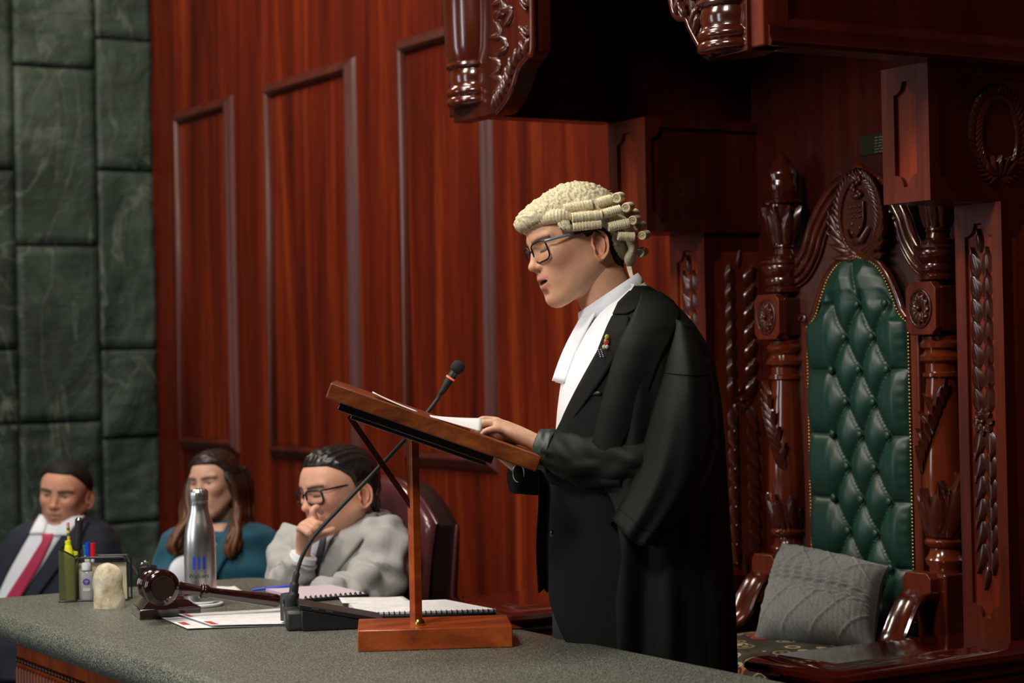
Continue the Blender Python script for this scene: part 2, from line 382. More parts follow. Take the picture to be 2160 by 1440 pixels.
# ================================================================== THRONE SURROUND (carved canopy on two pilasters)
sur = thing('carved_throne_canopy', 'tall dark mahogany canopy on carved pilasters around the green throne', 'canopy', (3.3, 3.9, 0))
yL0, yL1 = 1.372 * XP, 1.324 * XP      # far pilaster
yR0, yR1 = 1.032 * XP, 0.987 * XP      # near pilaster
bL0, bL1 = 1.461 * XB, 1.405 * XB
bR0, bR1 = 1.1045 * XB, 1.0555 * XB
zcan = 2.035; zbox = 1.727
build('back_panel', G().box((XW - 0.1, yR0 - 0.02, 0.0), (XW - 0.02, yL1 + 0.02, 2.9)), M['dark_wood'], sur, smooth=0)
def pilaster(y0, y1, b0, b1, near):
    wd = y0 - y1; yc = (y0 + y1) / 2
    p = build('pilaster', G().box((XP + 0.012, y1 + 0.001, 0.7), (XW, y0 - 0.001, zbox)), M['pil_wood'], sur, smooth=0)
    fr = FR(XP, yc, (0.73 + zbox) / 2); hh = (zbox - 0.73) / 2
    scooped_face('pilaster_frame', fr, wd / 2, hh, (0.032, 0.045), 0.009, 0.03, M['pil_wood'], M['pil_panel'], p)
    # leaf drop on the front: rising leaves above the flower, hanging leaves below
    f0 = FR(XP + 0.008, yc, 0); zt = U(2075 if near else 1455, 490 if near else 545, X=XP).z; zf = 1.225
    place(LEAF, f0, 0, zt - 0.045, 0, 0.055, 1.0, 1.2, parent=p)
    zz = zt - 0.035; st = 0.052
    while zz - st > zf + 0.01:
        for s in (-1, 1): place(LEAF, f0, s * 0.013, zz - st - 0.014, -s * 0.16, 0.070, 1.3, 0.75, parent=p)
        zz -= st
    flower(f0, 0, zf, 0.032, p, 8)
    zz = zf - 0.02; zend = 0.845
    while zz - st > zend:
        for s in (-1, 1): place(LEAF, f0, s * 0.013, zz, PI + s * 0.16, 0.072, 1.3, 0.75, parent=p)
        zz -= st
    place(LEAF, f0, 0, zz, PI, 0.055, 1.0, 1.2, parent=p)
    # inner/outer side that looks to the camera: a second leaf drop
    sx = (XP + XW) / 2 - 0.03
    fr = SD(XP + 0.13, y1, (0.73 + zbox) / 2)
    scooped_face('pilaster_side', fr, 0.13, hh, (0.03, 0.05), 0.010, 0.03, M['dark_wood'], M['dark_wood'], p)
    if not near:
        f1 = SD(XP + 0.12, y1 + 0.008, 0)
        place(LEAF, f1, 0, 1.62, 0, 0.06, 1.0, 1.3, parent=p); zz = 1.63
        while zz > 1.29:
            for s in (-1, 1): place(FLEAF, f1, s * 0.026, zz - 0.06, -s * 0.2, 0.072, 1.35, 1.1, parent=p)
            zz -= 0.052
        flower(f1, 0, 1.265, 0.04, p, 8)
        zz = 1.25
        while zz > 0.86:
            for s in (-1, 1): place(FLEAF, f1, s * 0.026, zz, PI + s * 0.2, 0.075, 1.3, 1.1, parent=p)
            zz -= 0.052
        place(LEAF, f1, 0, zz + 0.01, PI, 0.07, 1.0, 1.2, parent=p)
    # capital block standing proud of the shaft
    wd = b0 - b1; yc = (b0 + b1) / 2; zc = (zbox + zcan) / 2; hh = (zcan - zbox) / 2
    c = build('capital_block', G().box((XB + 0.012, b1 + 0.012, zbox + 0.0005), (XW, b0, zcan)), M['pil_wood'], sur, smooth=0)
    scooped_face('block_front', FR(XB, yc, zc), wd / 2, hh, (0.04, 0.035), 0.011, 0.028, M['pil_wood'], M['pil_panel'], c)
    L_ = (XW - XB) / 2
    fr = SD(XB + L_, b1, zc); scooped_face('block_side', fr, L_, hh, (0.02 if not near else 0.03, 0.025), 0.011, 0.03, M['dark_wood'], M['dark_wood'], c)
    if near:   # carved wreath on the side
        cx, cy = U(2112, 285, Y=b1).x - XB - L_, U(2112, 285, Y=b1).z - zc
        n = 21; f2 = SD(XB + L_ , b1 + 0.011, zc)
        for s in (-1, 1):
            for k in range(n):
                t = PI * (0.03 + 0.93 * k / n); a = -PI / 2 + s * t
                for q in (-1, 1):
                    rx, ry = 0.072, 0.095
                    x_, y_ = cx + rx * math.cos(a), cy + ry * math.sin(a)
                    tang = math.atan2(ry * math.cos(a) * s, -rx * math.sin(a) * s) - PI / 2
                    place(LEAF, f2, x_, y_, tang + q * 0.65, 0.034, 1.1, 1.2, parent=c)
        for k in range(5): place(FLEAF, f2, cx + (k - 2) * 0.008, cy - 0.095, -(k - 2) * 0.35, 0.05, 0.9, 1.0, parent=c)
pilaster(yL0, yL1, bL0, bL1, False)
pilaster(yR0, yR1, bR0, bR1, True)
# canopy box: near side panel, far side panel, soffit, cornice
yN, yFa = 3.26, 4.56
build('canopy_side', G().box((XC + 0.03, yN, zcan + 0.0), (XW - 0.02, yN + 0.05, 3.1)), M['dark_wood'], sur, smooth=0)
build('canopy_side', G().box((XC + 0.03, yFa - 0.05, zcan - 0.0), (XW - 0.0, yFa, 3.1)), M['dark_wood'], sur, smooth=0)
zb_ = zcan
g = G()
prof = [(0, 0), (0.022, 0.0), (0.026, 0.008), (0.02, 0.02), (0.02, 0.04), (0.012, 0.048), (0.008, 0.06), (0, 0.065)]
rings = [[(x, yN - d, zb_ + h) for d, h in prof] for x in (XC + 0.03, XW)]; g.loft(rings); build('base_moulding', g, M['dark_wood'], sur, smooth=40)
rings = [[(x, yFa + d, zb_ + h) for d, h in prof] for x in (XC + 0.03, XB)]; g = G().loft(rings); build('base_moulding', g, M['dark_wood'], sur, smooth=40)
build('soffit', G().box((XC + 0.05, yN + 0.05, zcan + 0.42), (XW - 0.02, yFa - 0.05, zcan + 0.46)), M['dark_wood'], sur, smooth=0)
build('corner_stile', G().box((XC + 0.02, yN - 0.012, zcan - 0.0), (XC + 0.09, yN + 0.05, 3.1)), M['pil_wood'], sur, bevel=0.004)
build('corner_stile', G().box((XC + 0.02, yFa - 0.055, zcan - 0.0), (XC + 0.09, yFa + 0.012, 3.1)), M['throne_wood'], sur, bevel=0.004)
# turned drop columns on the front corners
def drop(yc, z0, r, nm):
    pr = [(0, 0), (r * 0.86, 0), (r * 0.98, 0.006), (r, 0.014), (r * 0.97, 0.022), (r * 0.90, 0.026), (r * 0.98, 0.031), (r, 0.038), (r * 0.97, 0.046), (r * 0.9, 0.05),
          (r * 0.86, 0.056), (r * 0.9, 0.07), (r * 0.9, 0.084), (r * 0.86, 0.096), (r * 0.94, 0.099), (r, 0.105), (r * 0.98, 0.112), (r * 0.88, 0.116), (r * 0.9, 0.122), (r * 1.0, 0.15), (r * 1.04, 0.22), (r * 1.05, 0.35), (r, 0.6), (r * 0.9, 1.0)]
    g = G().lathe(pr, Matrix.Translation((XC + 0.045, yc, z0)), 40)
    build('drop_column', g, M['throne_wood'], sur, smooth=50)
drop(yFa - 0.10, zcan + 0.012, 0.083, 'far'); drop(yN + 0.115, zcan + 0.0, 0.083, 'near')
# carved arch brackets between the columns, in the front plane
def bracket(pts, yside, nleaf, side):
    """pts: inner edge as (y,z), closed against the column at yside"""
    fr = FR(XC + 0.01, 0, 0)
    poly = [(-p[0], p[1]) for p in pts] + [(-yside, pts[-1][1]), (-yside, pts[0][1])]
    b = build('arch_bracket', G().prism(poly, fr, -0.05, 0.0), M['throne_wood'], sur, smooth=30, bevel=0.002)
    # rounded bead along the edge
    C = cr([(XC + 0.006, p[0], p[1]) for p in pts], 6); build('edge_bead', G().tube(C, 0.009, 10), M['throne_wood'], b, smooth=60)
    n = nleaf; Lp = cr([(p[0], p[1], 0) for p in pts], 10)
    for k in range(n):
        i = int((k + 0.5) / n * (len(Lp) - 1)); p = Lp[i]; t = (Lp[min(i + 1, len(Lp) - 1)] - Lp[max(i - 1, 0)]).normalized()
        off = 0.030 * side
        nx, ny = -(-t.y), (-t.x) # placeholder normal
        a = math.atan2(t.y, -t.x) - PI / 2
        g = G()
        c0 = fr @ Vector((-(p.x) - off * abs(t.y), p.y + 0.020 * abs(t.x), 0.010))
        Mx = (fr.to_3x3() @ Matrix.Rotation(a + side * 0.9, 3, 'Z'))
        g.ball(c0, (0.008, 0.026, 0.012), 10, 8, Mx); g.ball(c0 + Mx @ Vector((0.012, 0.003, -0.003)), (0.005, 0.022, 0.008), 10, 8, Mx)
        build('scallop', g, M['carve_wood'], b, smooth=60)
    return b
def fp(px, py): q = U(px, py, X=XC + 0.01); return (q.y, q.z)
ptsL = [fp(*q) for q in ((1128, -160), (1126, 0), (1126, 105), (1118, 118), (1098, 145), (1085, 185), (1070, 215), (1052, 238))]
bL = bracket(ptsL, yFa - 0.03, 16, 1)
ptsR = [fp(*q) for q in ((1398, -180), (1412, -60), (1427, 28), (1452, 40), (1462, 62), (1478, 92), (1490, 112), (1506, 122))]
bRr = bracket(ptsR, yN + 0.03, 9, -1)
# scrolling foliage filling the brackets
for b, pts, s in ((bL, [(1066, 30), (1058, 75), (1072, 100), (1058, 140), (1060, 170), (1082, 20), (1062, 0)], 1), (bRr, [(1446, 10), (1462, 30), (1476, 60), (1486, 85)], -1)):
    for k, (px, py) in enumerate(pts):
        q = fp(px, py); fr = FR(XC + 0.008, q[0], q[1])
        for j in range(2): place(FLEAF, fr, 0, 0, s * (0.2 + 1.1 * j) + 0.25 * k, 0.05, 0.9, 0.7, parent=b)
# pedestals at the foot of the pilasters, polished tops jutting forward
def pedestal(y0, y1, x0):
    p = build('pedestal', G().box((x0 + 0.03, y1 + 0.02, 0.0), (XW, y0 - 0.02, 0.69)), M['shelf_wood'], sur, smooth=0)
    pr = [(0.0, 0.665), (-0.012, 0.668), (-0.016, 0.678), (-0.004, 0.690), (0.014, 0.694), (0.022, 0.703), (0.020, 0.714), (0.010, 0.722), (-0.002, 0.727), (-0.03, 0.7285), (-0.034, 0.731), (-0.05, 0.7315)]
    rings = []
    for d, z in pr: rings.append([(x0 - d, y1 - d, z), (XW, y1 - d, z), (XW, y0 + d, z), (x0 - d, y0 + d, z)])
    g = G().loft(rings); build('pedestal_top', g, M['shelf_wood'], p, smooth=40)
    build('plinth_rail', G().box((x0 + 0.012, y1 + 0.005, 0.60), (XW, y0 - 0.005, 0.664)), M['shelf_wood'], p, bevel=0.006)
    return p
pedestal(yR0 + 0.055, 3.215, 2.745)
pedestal(4.86, 4.50, 2.745)
# little brass plate on the back panel
pl = build('brass_plaque', G().box((XW - 0.104, U(1872, 300, X=XW - 0.1).y - 0.06, U(1815, 330, X=XW - 0.1).z), (XW - 0.099, U(1815, 300, X=XW - 0.1).y, U(1815, 287, X=XW - 0.1).z)), M['plaque'], sur, bevel=0.001)
yc0 = U(1815, 300, X=XW - 0.1).y; zc0 = U(1815, 287, X=XW - 0.1).z
for i in range(6):
    g = G()
    y = yc0 - 0.06
    while y > yc0 - 0.17:
        l = random.uniform(0.008, 0.018); g.box((XW - 0.1055, y - l, zc0 - 0.012 - i * 0.0075), (XW - 0.104, y, zc0 - 0.009 - i * 0.0075)); y -= l + 0.004
    build('engraved_line', g, M['plaque_text'], pl, smooth=0)

# ================================================================== THRONE
thr = thing('throne', 'tall carved mahogany throne with deep buttoned green leather back', 'chair', (3.3, 3.87, 0.2))
yPL, yPR = 4.175, 3.585; yC = 3.865
def zz(px, py): return U(px, py, X=XT).z
def post(yc, px, ys, r0, mirror):
    """ys: photo heights of the mouldings"""
    z = lambda k: zz(px, ys[k])
    k_ = ys; a = r0
    pr = [(a * 0.88, z('base')), (a * 0.9, z('base') + 0.012), (a * 1.05, z('base') + 0.02), (a * 1.1, z('base') + 0.03), (a * 0.9, z('base') + 0.042), (a * 0.82, z('base') + 0.058),
          (a * 1.08, z('base') + 0.066), (a * 1.12, z('base') + 0.075), (a * 0.92, z('base') + 0.084),
          (a * 0.95, z('base') + 0.1), (a * 1.16, z('base') + 0.17), (a * 1.14, z('base') + 0.25), (a * 0.95, z('colt') - 0.06), (a * 0.84, z('colt') - 0.015), (a * 0.82, z('colt')),
          (a * 1.0, z('colt') + 0.004), (a * 1.0, z('colt') + 0.012), (a * 0.85, z('colt') + 0.016), (a * 0.86, z('colt') + 0.035), (a * 1.12, z('colt') + 0.043), (a * 1.14, z('colt') + 0.053), (a * 0.98, z('colt') + 0.06),
          (a * 0.86, z('colt') + 0.068), (a * 1.08, z('boxb') - 0.03), (a * 1.12, z('boxb') - 0.02), (a * 0.98, z('boxb') - 0.012), (a * 1.02, z('boxb') - 0.004), (a * 0.9, z('boxb'))]
    s = build('turned_post', G().lathe(pr, Matrix.Translation((XT + 0.02, yc, 0)), 28), M['shaft_wood'], thr, smooth=45)
    hb = 0.052
    # block with a carved rosette
    zb, zt = z('boxb'), z('boxt'); c_ = 0.016
    oct_ = lambda h: [(-hb + c_, -h), (hb - c_, -h), (hb, -h + c_), (hb, h - c_), (hb - c_, h), (-hb + c_, h), (-hb, h - c_), (-hb, -h + c_)]
    g = G().box((XT - hb + 0.03, yc - hb, zb + 0.01), (XT + 0.08, yc + hb, zt - 0.01)); b = build('rosette_block', g, M['throne_wood'], thr, bevel=0.004)
    fr = FR(XT - hb + 0.012, yc, (zb + zt) / 2)
    build('block_face', G().prism(oct_((zt - zb) / 2), fr, -0.02, 0.004), M['pil_wood'], b, bevel=0.002)
    g = G(); rp = [fr @ Vector((0.037 * math.cos(t), 0.045 * math.sin(t), 0.005)) for t in [2 * PI * k / 30 for k in range(31)]]; g.tube(rp, 0.0035, 8); build('rosette_rim', g, M['carve_wood'], b, smooth=60)
    flower(fr @ Matrix.Translation((0, 0, 0.004)), 0, 0, 0.038, b, 12, 'rosette', 0.28, 0.86)
    # capital rings, neck, carved cup, finial
    z1 = z('ledge'); 
    pr = [(a * 0.95, zt), (a * 1.12, zt + 0.006), (a * 1.14, zt + 0.014), (a * 0.98, zt + 0.02), (a * 1.1, zt + 0.028), (a * 1.14, zt + 0.036), (a * 1.08, zt + 0.044), (a * 1.3, z1 - 0.022), (a * 1.36, z1 - 0.012), (a * 1.3, z1 - 0.006), (a * 1.4, z1), (a * 1.38, z1 + 0.006), (a * 0.9, z1 + 0.008)]
    build('capital', G().lathe(pr, Matrix.Translation((XT + 0.02, yc, 0)), 28), M['throne_wood'], thr, smooth=45)
    c0 = z1 + 0.008; cup = z('cup'); 
    pr = [(a * 0.95, c0), (a * 0.98, c0 + 0.01), (a * 0.7, c0 + 0.016), (a * 0.62, c0 + 0.028), (a * 0.72, c0 + 0.034), (a * 0.66, c0 + 0.04), (a * 0.8, c0 + 0.07), (a * 0.85, cup - 0.015), (a * 0.86, cup - 0.004), (a * 1.12, cup), (a * 1.14, cup + 0.005), (a * 0.9, cup + 0.01)]
    cp = build('carved_cup', G().lathe(pr, Matrix.Translation((XT + 0.02, yc, 0)), 28), M['throne_wood'], thr, smooth=45)
    for k in range(9):
        t = 2 * PI * k / 9 + 0.2; ax = Vector((math.cos(t), math.sin(t), 0)); tn = Vector((-math.sin(t), math.cos(t), 0)); rr = a * 0.66
        Ml = AX(Vector((XT + 0.02, yc, c0 + 0.042)) + ax * rr, tn, (UP + ax * 0.2).normalized(), ax)
        inst('acanthus_leaf', FLEAF, cp, Ml @ Matrix.Diagonal((0.075, cup - c0 - 0.05, 0.06, 1)))
    tip = z('tip'); h = tip - cup - 0.01; g = G(); rings = []
    for j in range(15):
        t = j / 14; rr = a * (0.66 + 0.3 * math.sin(PI * min(1, t * 1.5 + 0.12)) if t < 0.5 else 0.94 * (1 - ((t - 0.45) / 0.55) ** 1.8) + 0.02)
        rings.append([Vector((XT + 0.02, yc, cup + 0.01 + h * t)) + Vector((math.cos(u), math.sin(u), 0)) * rr * (1 - 0.10 * abs(math.sin(2.5 * (u + 0.9 * t))) ** 0.5 * 1.0 + 0.05) for u in [2 * PI * k / 40 for k in range(40)]])
    g.loft(rings); build('flame_finial', g, M['throne_wood'], thr, smooth=60)
    # acanthus leaves wrapped round the shaft
    zb0 = z('base') + 0.09; zl = z('colt')
    def wrap(t0, zc, l, tilt, up=1):
        ax = Vector((math.cos(t0), math.sin(t0), 0)); tn = Vector((-math.sin(t0), math.cos(t0), 0))
        rr = itp(pr_r, zc) * 0.97
        Ml = AX(Vector((XT + 0.02, yc, zc)) + ax * rr, tn, (UP * up).normalized(), ax * up) @ Matrix.Rotation(tilt, 4, 'Z') @ Matrix.Diagonal((l * 0.9, l, l * 0.8, 1))
        inst('acanthus_leaf', FLEAF, s, Ml)
    pr_r = [(z('base') + 0.09, a * 0.95), (z('base') + 0.17, a * 1.16), (z('base') + 0.25, a * 1.14), (z('colt') - 0.06, a * 0.95), (z('colt'), a * 0.82)]
    front = PI + 0.15 * mirror
    # spiral frond high on the shaft
    for k in range(9):
        f = k / 8; t0 = front + (0.55 - 1.15 * f) * -mirror; zc = zl - 0.035 - 0.17 * f
        wrap(t0, zc - 0.03, 0.072, 0.5 * mirror, 1); 
        if k % 2: wrap(t0 - 0.3 * mirror, zc - 0.03, 0.06, -0.6 * mirror, 1)
    for k in range(9):   # leaves rising round the foot of the shaft
        t0 = front - 1.4 + 0.36 * k; wrap(t0, zb0 - 0.005, 0.062 + 0.03 * (k % 2) + (0.01 * k if mirror < 0 else 0), 0.2 * mirror, 1)
    return s
post(yPL, 1652, dict(base=1178, colt=802, boxb=716, boxt=620, ledge=554, cup=427, tip=318), 0.047, 1)
post(yPR, 1975, dict(base=1205, colt=797, boxb=706, boxt=594, ledge=522, cup=368, tip=250), 0.045, -1)
# post feet blocks
for yc in (yPL, yPR):
    zb = 0.805 if yc == yPL else 0.80
    b = build('foot_block', G().box((XT - 0.03, yc - 0.05, 0.3), (XT + 0.07, yc + 0.05, zz(1652, 1178) if yc == yPL else zz(1975, 1205))), M['throne_wood'], thr, bevel=0.006)
    fr = FR(XT - 0.045, yc + 0.018, 0.83); build('arm_block', G().prism([(-0.044, -0.04), (0.044, -0.04), (0.048, -0.02), (0.048, 0.012), (0.036, 0.026), (-0.036, 0.026), (-0.048, 0.012), (-0.048, -0.02)], fr, -0.02, 0.015), M['pil_wood'], b, bevel=0.002)
    # curved arm, flat scooped top, running down and forward
    y = yc + 0.01
    C = cr([(XT - 0.035, y, 0.80), (XT - 0.075, y, 0.795), (XT - 0.11, y, 0.755), (XT - 0.145, y, 0.70), (XT - 0.20, y, 0.672), (XT - 0.3, y, 0.668), (XT - 0.42, y, 0.68), (XT - 0.5, y, 0.665)], 6)
    rings = []
    for i, p in enumerate(C):
        t = (C[min(i + 1, len(C) - 1)] - C[max(i - 1, 0)]).normalized(); nrm = Vector((0, 1, 0)).cross(t)
        if nrm.z < 0: nrm = -nrm
        prf = [(-0.042, 0), (-0.043, 0.010), (-0.037, 0.014), (-0.026, 0.006), (0.026, 0.006), (0.037, 0.014), (0.043, 0.010), (0.042, 0), (0.02, -0.012), (-0.02, -0.012)]
        rings.append([p + Vector((0, q[0], 0)) + nrm * q[1] for q in prf])
    build('arm', G().loft(rings), M['throne_wood'], thr, smooth=50)
    build('arm_support', G().box((XT - 0.46, y - 0.025, 0.45), (XT - 0.40, y + 0.025, 0.67)), M['throne_wood'], thr, bevel=0.008)
    build('seat_rail', G().box((XT - 0.5, y - 0.03, 0.40), (XT - 0.03, y + 0.03, 0.60)), M['throne_wood'], thr, bevel=0.008)
build('seat_rail', G().box((XT - 0.53, yPR - 0.02, 0.40), (XT - 0.49, yPL + 0.03, 0.60)), M['throne_wood'], thr, bevel=0.008)
for y in (yPL, yPR):
    for x in (XT - 0.49, XT - 0.0): build('leg', G().box((x - 0.03, y - 0.03, 0.0), (x + 0.03, y + 0.03, 0.4)), M['throne_wood'], thr, bevel=0.008)
# patterned seat cushion
m = M['seat_fabric'] = mat('ring_patterned_fabric', (0.08, 0.06, 0.03), 0.85); N, L, B = NT(m)
tc = N.new('ShaderNodeTexCoord'); vo = N.new('ShaderNodeTexVoronoi'); vo.inputs['Scale'].default_value = 17; L.new(tc.outputs['Object'], vo.inputs['Vector'])
r1 = N.new('ShaderNodeValToRGB'); r1.color_ramp.interpolation = 'CONSTANT'; e = r1.color_ramp.elements
for i, (p, c) in enumerate([(0, (0.45, 0.36, 0.2)), (0.2, (0.05, 0.045, 0.02)), (0.32, (0.42, 0.34, 0.2)), (0.42, (0.045, 0.04, 0.02))]):
    if i > 1: e.new(p)
    e[i].position = p; e[i].color = (*c, 1)
L.new(vo.outputs['Distance'], r1.inputs[0])
hs = ramp(m, vo.outputs['Color'], [(0.3, (1, 1, 1)), (0.6, (0.5, 0.5, 0.4)), (0.75, (1.0, 0.16, 0.1))]); L.new(mixc(m, 1.0, r1.outputs[0], hs, 'MULTIPLY'), B.inputs['Base Color'])
P = []
for j in range(21):
    row = []
    for i in range(21):
        u, v = i / 20 * 2 - 1, j / 20 * 2 - 1; h = ((1 - abs(u) ** 4) * (1 - abs(v) ** 4)) ** 0.5
        row.append((XT - 0.26 + 0.255 * u, yC + 0.285 * v, 0.60 + 0.065 * h))
    P.append(row)
build('seat', G().grid(P), M['seat_fabric'], thr, smooth=180, mods=[('solid', 'SOLIDIFY', {'thickness': 0.02})])
# shaped back board
M['back_wood'] = wood('satin_back_board', (0.045, 0.013, 0.009), (0.075, 0.020, 0.013), (0.10, 0.03, 0.018), 'z', 0.45, 0.0)
def hw(z):   # half width of the leather panel
    return itp([(1.632, 0.0), (1.629, 0.03), (1.622, 0.055), (1.605, 0.083), (1.58, 0.107), (1.55, 0.125), (1.52, 0.14), (1.492, 0.153), (1.474, 0.17), (1.466, 0.188), (1.45, 0.192), (0.6, 0.192)], z)
yB = (U(1712, 900, X=XT).y + U(1922, 900, X=XT).y) / 2
outer = []
arch = [(1600, 560), (1655, 548), (1680, 520), (1695, 480), (1710, 440), (1730, 405), (1755, 380), (1780, 366), (1806, 360)]
half = [(U(a, b, X=XT).y - yB, U(a, b, X=XT).z) for a, b in ((1668, 556), (1688, 522), (1700, 480), (1716, 442), (1736, 408), (1760, 382), (1785, 368))]
ytop = 1.862
curve = [(yPL - yB, 0.62), (yPL - yB, half[0][1] - 0.01)] + half + [(0.0, ytop)]
poly = [(-y, z) for y, z in curve] + [(y * (yB - yPR) / (yPL - yB), z) for y, z in curve[-2::-1]]
fr = FR(XT + 0.03, yB, 0)
bk = build('back_board', G().prism([(p[0], p[1]) for p in poly], fr, -0.03, 0.0), M['back_wood'], thr, smooth=30)
# bold moulding along the arched top: three concentric rolls
for off, r, lift in ((0.0, 0.013, 0.012), (0.024, 0.011, 0.012), (0.043, 0.008, 0.010), (0.056, 0.004, 0.006)):
    pts = [Vector((-y, z, 0)) for y, z in curve[1:]] + [Vector((y * (yB - yPR) / (yPL - yB), z, 0)) for y, z in curve[-2:0:-1]]
    C = cr(pts, 7); Q = []
    for i, p in enumerate(C):
        t = (C[min(i + 1, len(C) - 1)] - C[max(i - 1, 0)]).normalized(); nn = Vector((t.y, -t.x, 0))
        if nn.y > 0: nn = -nn
        Q.append(fr @ Vector((p.x + nn.x * off, p.y + nn.y * off, lift)))
    build('arched_moulding', G().tube(Q, [(r, r)] * len(Q), 10, up=(1, 0, 0)), M['throne_wood'], thr, smooth=60)
# frame strips either side of the leather
for s in (-1, 1):
    y0 = yB + s * 0.192; y1 = yB + s * 0.222
    build('back_stile', G().box((XT - 0.002, min(y0, y1), 0.6), (XT + 0.03, max(y0, y1), 1.462)), M['pil_wood'], thr, bevel=0.004)
# slim moulding round the arch of the leather, ending in little scrolls
zs = [1.474 + (1.63 - 1.474) * k / 14 for k in range(15)]
C = [(-(hw(z) + 0.014), z) for z in zs] + [(0, 1.648)] + [((hw(z) + 0.014), z) for z in zs[::-1]]
C = [Vector((a, b, 0)) for a, b in C]
build('leather_surround', G().tube([fr @ Vector((p.x, p.y, 0.03)) for p in cr(C, 3)], 0.010, 8, up=(1, 0, 0)), M['throne_wood'], thr, smooth=60)
for s in (-1, 1):
    sp = [fr @ Vector((s * (0.205 + 0.0 + (0.017 - 0.0022 * k) * math.cos(k * 0.75)), 1.478 + (0.017 - 0.0022 * k) * math.sin(k * 0.75), 0.036)) for k in range(8)]
    build('scroll', G().tube(cr(sp, 3), 0.006, 8, up=(1, 0, 0)), M['throne_wood'], thr, smooth=60)
# deep buttoned leather
NV, NU = 330, 74; z0_, z1_ = 0.62, 1.632; zrow0 = U(1808, 642, X=XT - 0.03).z; dv = 0.0823; du = 0.104
yb0 = U(1804, 773, X=XT - 0.03).y
P = []
for j in range(NV + 1):
    z = z1_ - (z1_ - z0_) * j / NV; hwz = max(hw(z), 0.004); row = []
    for i in range(NU + 1):
        u = (i / NU * 2 - 1) * hwz; y = yB - u; uu = (yb0 - y)
        q = (zrow0 - z) / (2 * dv); p = uu / du; s_, t_ = p + q, p - q
        ds = abs(math.sin(PI * s_)); dt = abs(math.sin(PI * t_)); hq = (ds * dt) ** 0.42
        dist = math.hypot((s_ - round(s_)), (t_ - round(t_))); hq *= 1 - 0.35 * math.exp(-(dist / 0.16) ** 2)
        side = min(max((abs(uu) - 0.100) / 0.02, 0), 1); hs_ = abs(math.sin(PI * q)) ** 0.35
        if z > zrow0 + 0.01:   # above the top buttons only the seams run on
            sm = min(abs(uu - 0.0 + 0.3 * (z - zrow0)), 9) / 0.03; hs_ = min(1, sm) ** 0.45; side = max(side, min((z - zrow0 - 0.01) / 0.03, 1)); 
        h = lerp(hq, hs_, side)
        edge = min((hwz - abs(u)) / itp([(0.6, 0.035), (1.46, 0.035), (1.52, 0.075), (1.64, 0.06)], z), (z1_ - z) / 0.05 if z > 1.57 else 1, 1); edge = max(edge, 0) ** 0.5
        wr = 0.0016 * math.sin(220 * z) * max(0, 1 - (hwz - abs(u)) / 0.03) * (1 if u > 0 else 0.5)
        row.append((XT + 0.002 - (0.005 + 0.031 * h) * edge - wr * edge, y, z))
    P.append(row)
lea = build('leather_back', G().grid(P), M['leather'], thr, smooth=180)
bm_ = mesh_only('button', G().ball((0, 0, 0), (0.007, 0.011, 0.011), 14, 10), M['leather'], 180)
for k in range(9):
    for c in ((-1, 0, 1) if k % 2 == 0 else (-0.5, 0.5)):
        if k == 0 and c == -1: continue
        inst('button', bm_, lea, Matrix.Translation((XT - 0.022, yb0 - c * du, zrow0 - k * dv)))
nm = mesh_only('nail', G().ball((0, 0, 0), (0.003, 0.0034, 0.0034), 8, 6), M['brass'], 180)
path = [Vector((-0.192, 0.72 + 0.01 * k, 0)) for k in range(75)] + [Vector((-hw(z), z, 0)) for z in zs] + [Vector((0, 1.634, 0))] + [Vector((hw(z), z, 0)) for z in zs[::-1]] + [Vector((0.192, 1.46 - 0.01 * k, 0)) for k in range(75)]
d = 0; last = path[0]; nn = 0
for a, b in zip(path[:-1], path[1:]):
    seg = (b - a).length; 
    while d <= seg and nn < 299:
        p = a + (b - a) * (d / max(seg, 1e-6)); inst('brass_nail', nm, lea, fr @ Matrix.Translation((p.x, p.y, 0.036)) @ Matrix.Rotation(PI / 2, 4, 'Y')); d += 0.0088; nn += 1
    d -= seg
# crest: oval wreath with a shield
cr_c = U(1808, 457, X=XT - 0.01); crest = build('crest', G().prism([(0.062 * math.cos(t), 0.088 * math.sin(t)) for t in [2 * PI * k / 36 for k in range(36)]], FR(XT + 0.0, cr_c.y, cr_c.z), -0.03, 0.006), M['carve_wood'], thr, bevel=0.004)
fr = FR(XT - 0.004, cr_c.y, cr_c.z)
for s in (-1, 1):
    for k in range(19):
        t = PI * (0.03 + 0.9 * k / 19); a = -PI / 2 + s * t; rx, ry = 0.075, 0.100
        tang = math.atan2(ry * math.cos(a) * s, -rx * math.sin(a) * s) - PI / 2
        for q in (-1, 1): place(LEAF, fr, rx * math.cos(a), ry * math.sin(a), tang + q * 0.5, 0.036, 1.0, 1.3, parent=crest)
    for k in range(5):
        place(FLEAF, fr, s * (0.03 + 0.012 * k), -0.105 + 0.016 * k, -s * (1.5 - 0.28 * k), 0.075, 0.6, 0.8, parent=crest)
sh = [(-0.03, 0.038), (0.03, 0.038), (0.03, -0.01), (0.022, -0.032), (0, -0.052), (-0.022, -0.032), (-0.03, -0.01)]
shd = build('shield', G().prism(sh, fr, 0.0, 0.012), M['carve_wood'], crest, bevel=0.002)
g = G()
for k in range(3):
    for j in range(7): g.ball(fr @ Vector((-0.021 + 0.007 * j, 0.026 - 0.0, 0.013)) + Vector((0, 0, -0.013 * k - 0.002 * (j % 2))), (0.003, 0.004, 0.003), 6, 5)
for j in range(3): g.ball(fr @ Vector((-0.014 + 0.014 * (j % 2) * 2, -0.018 - 0.011 * j, 0.013)), (0.003, 0.006, 0.006), 6, 5)
build('charges', g, M['carve_wood'], shd, smooth=60)
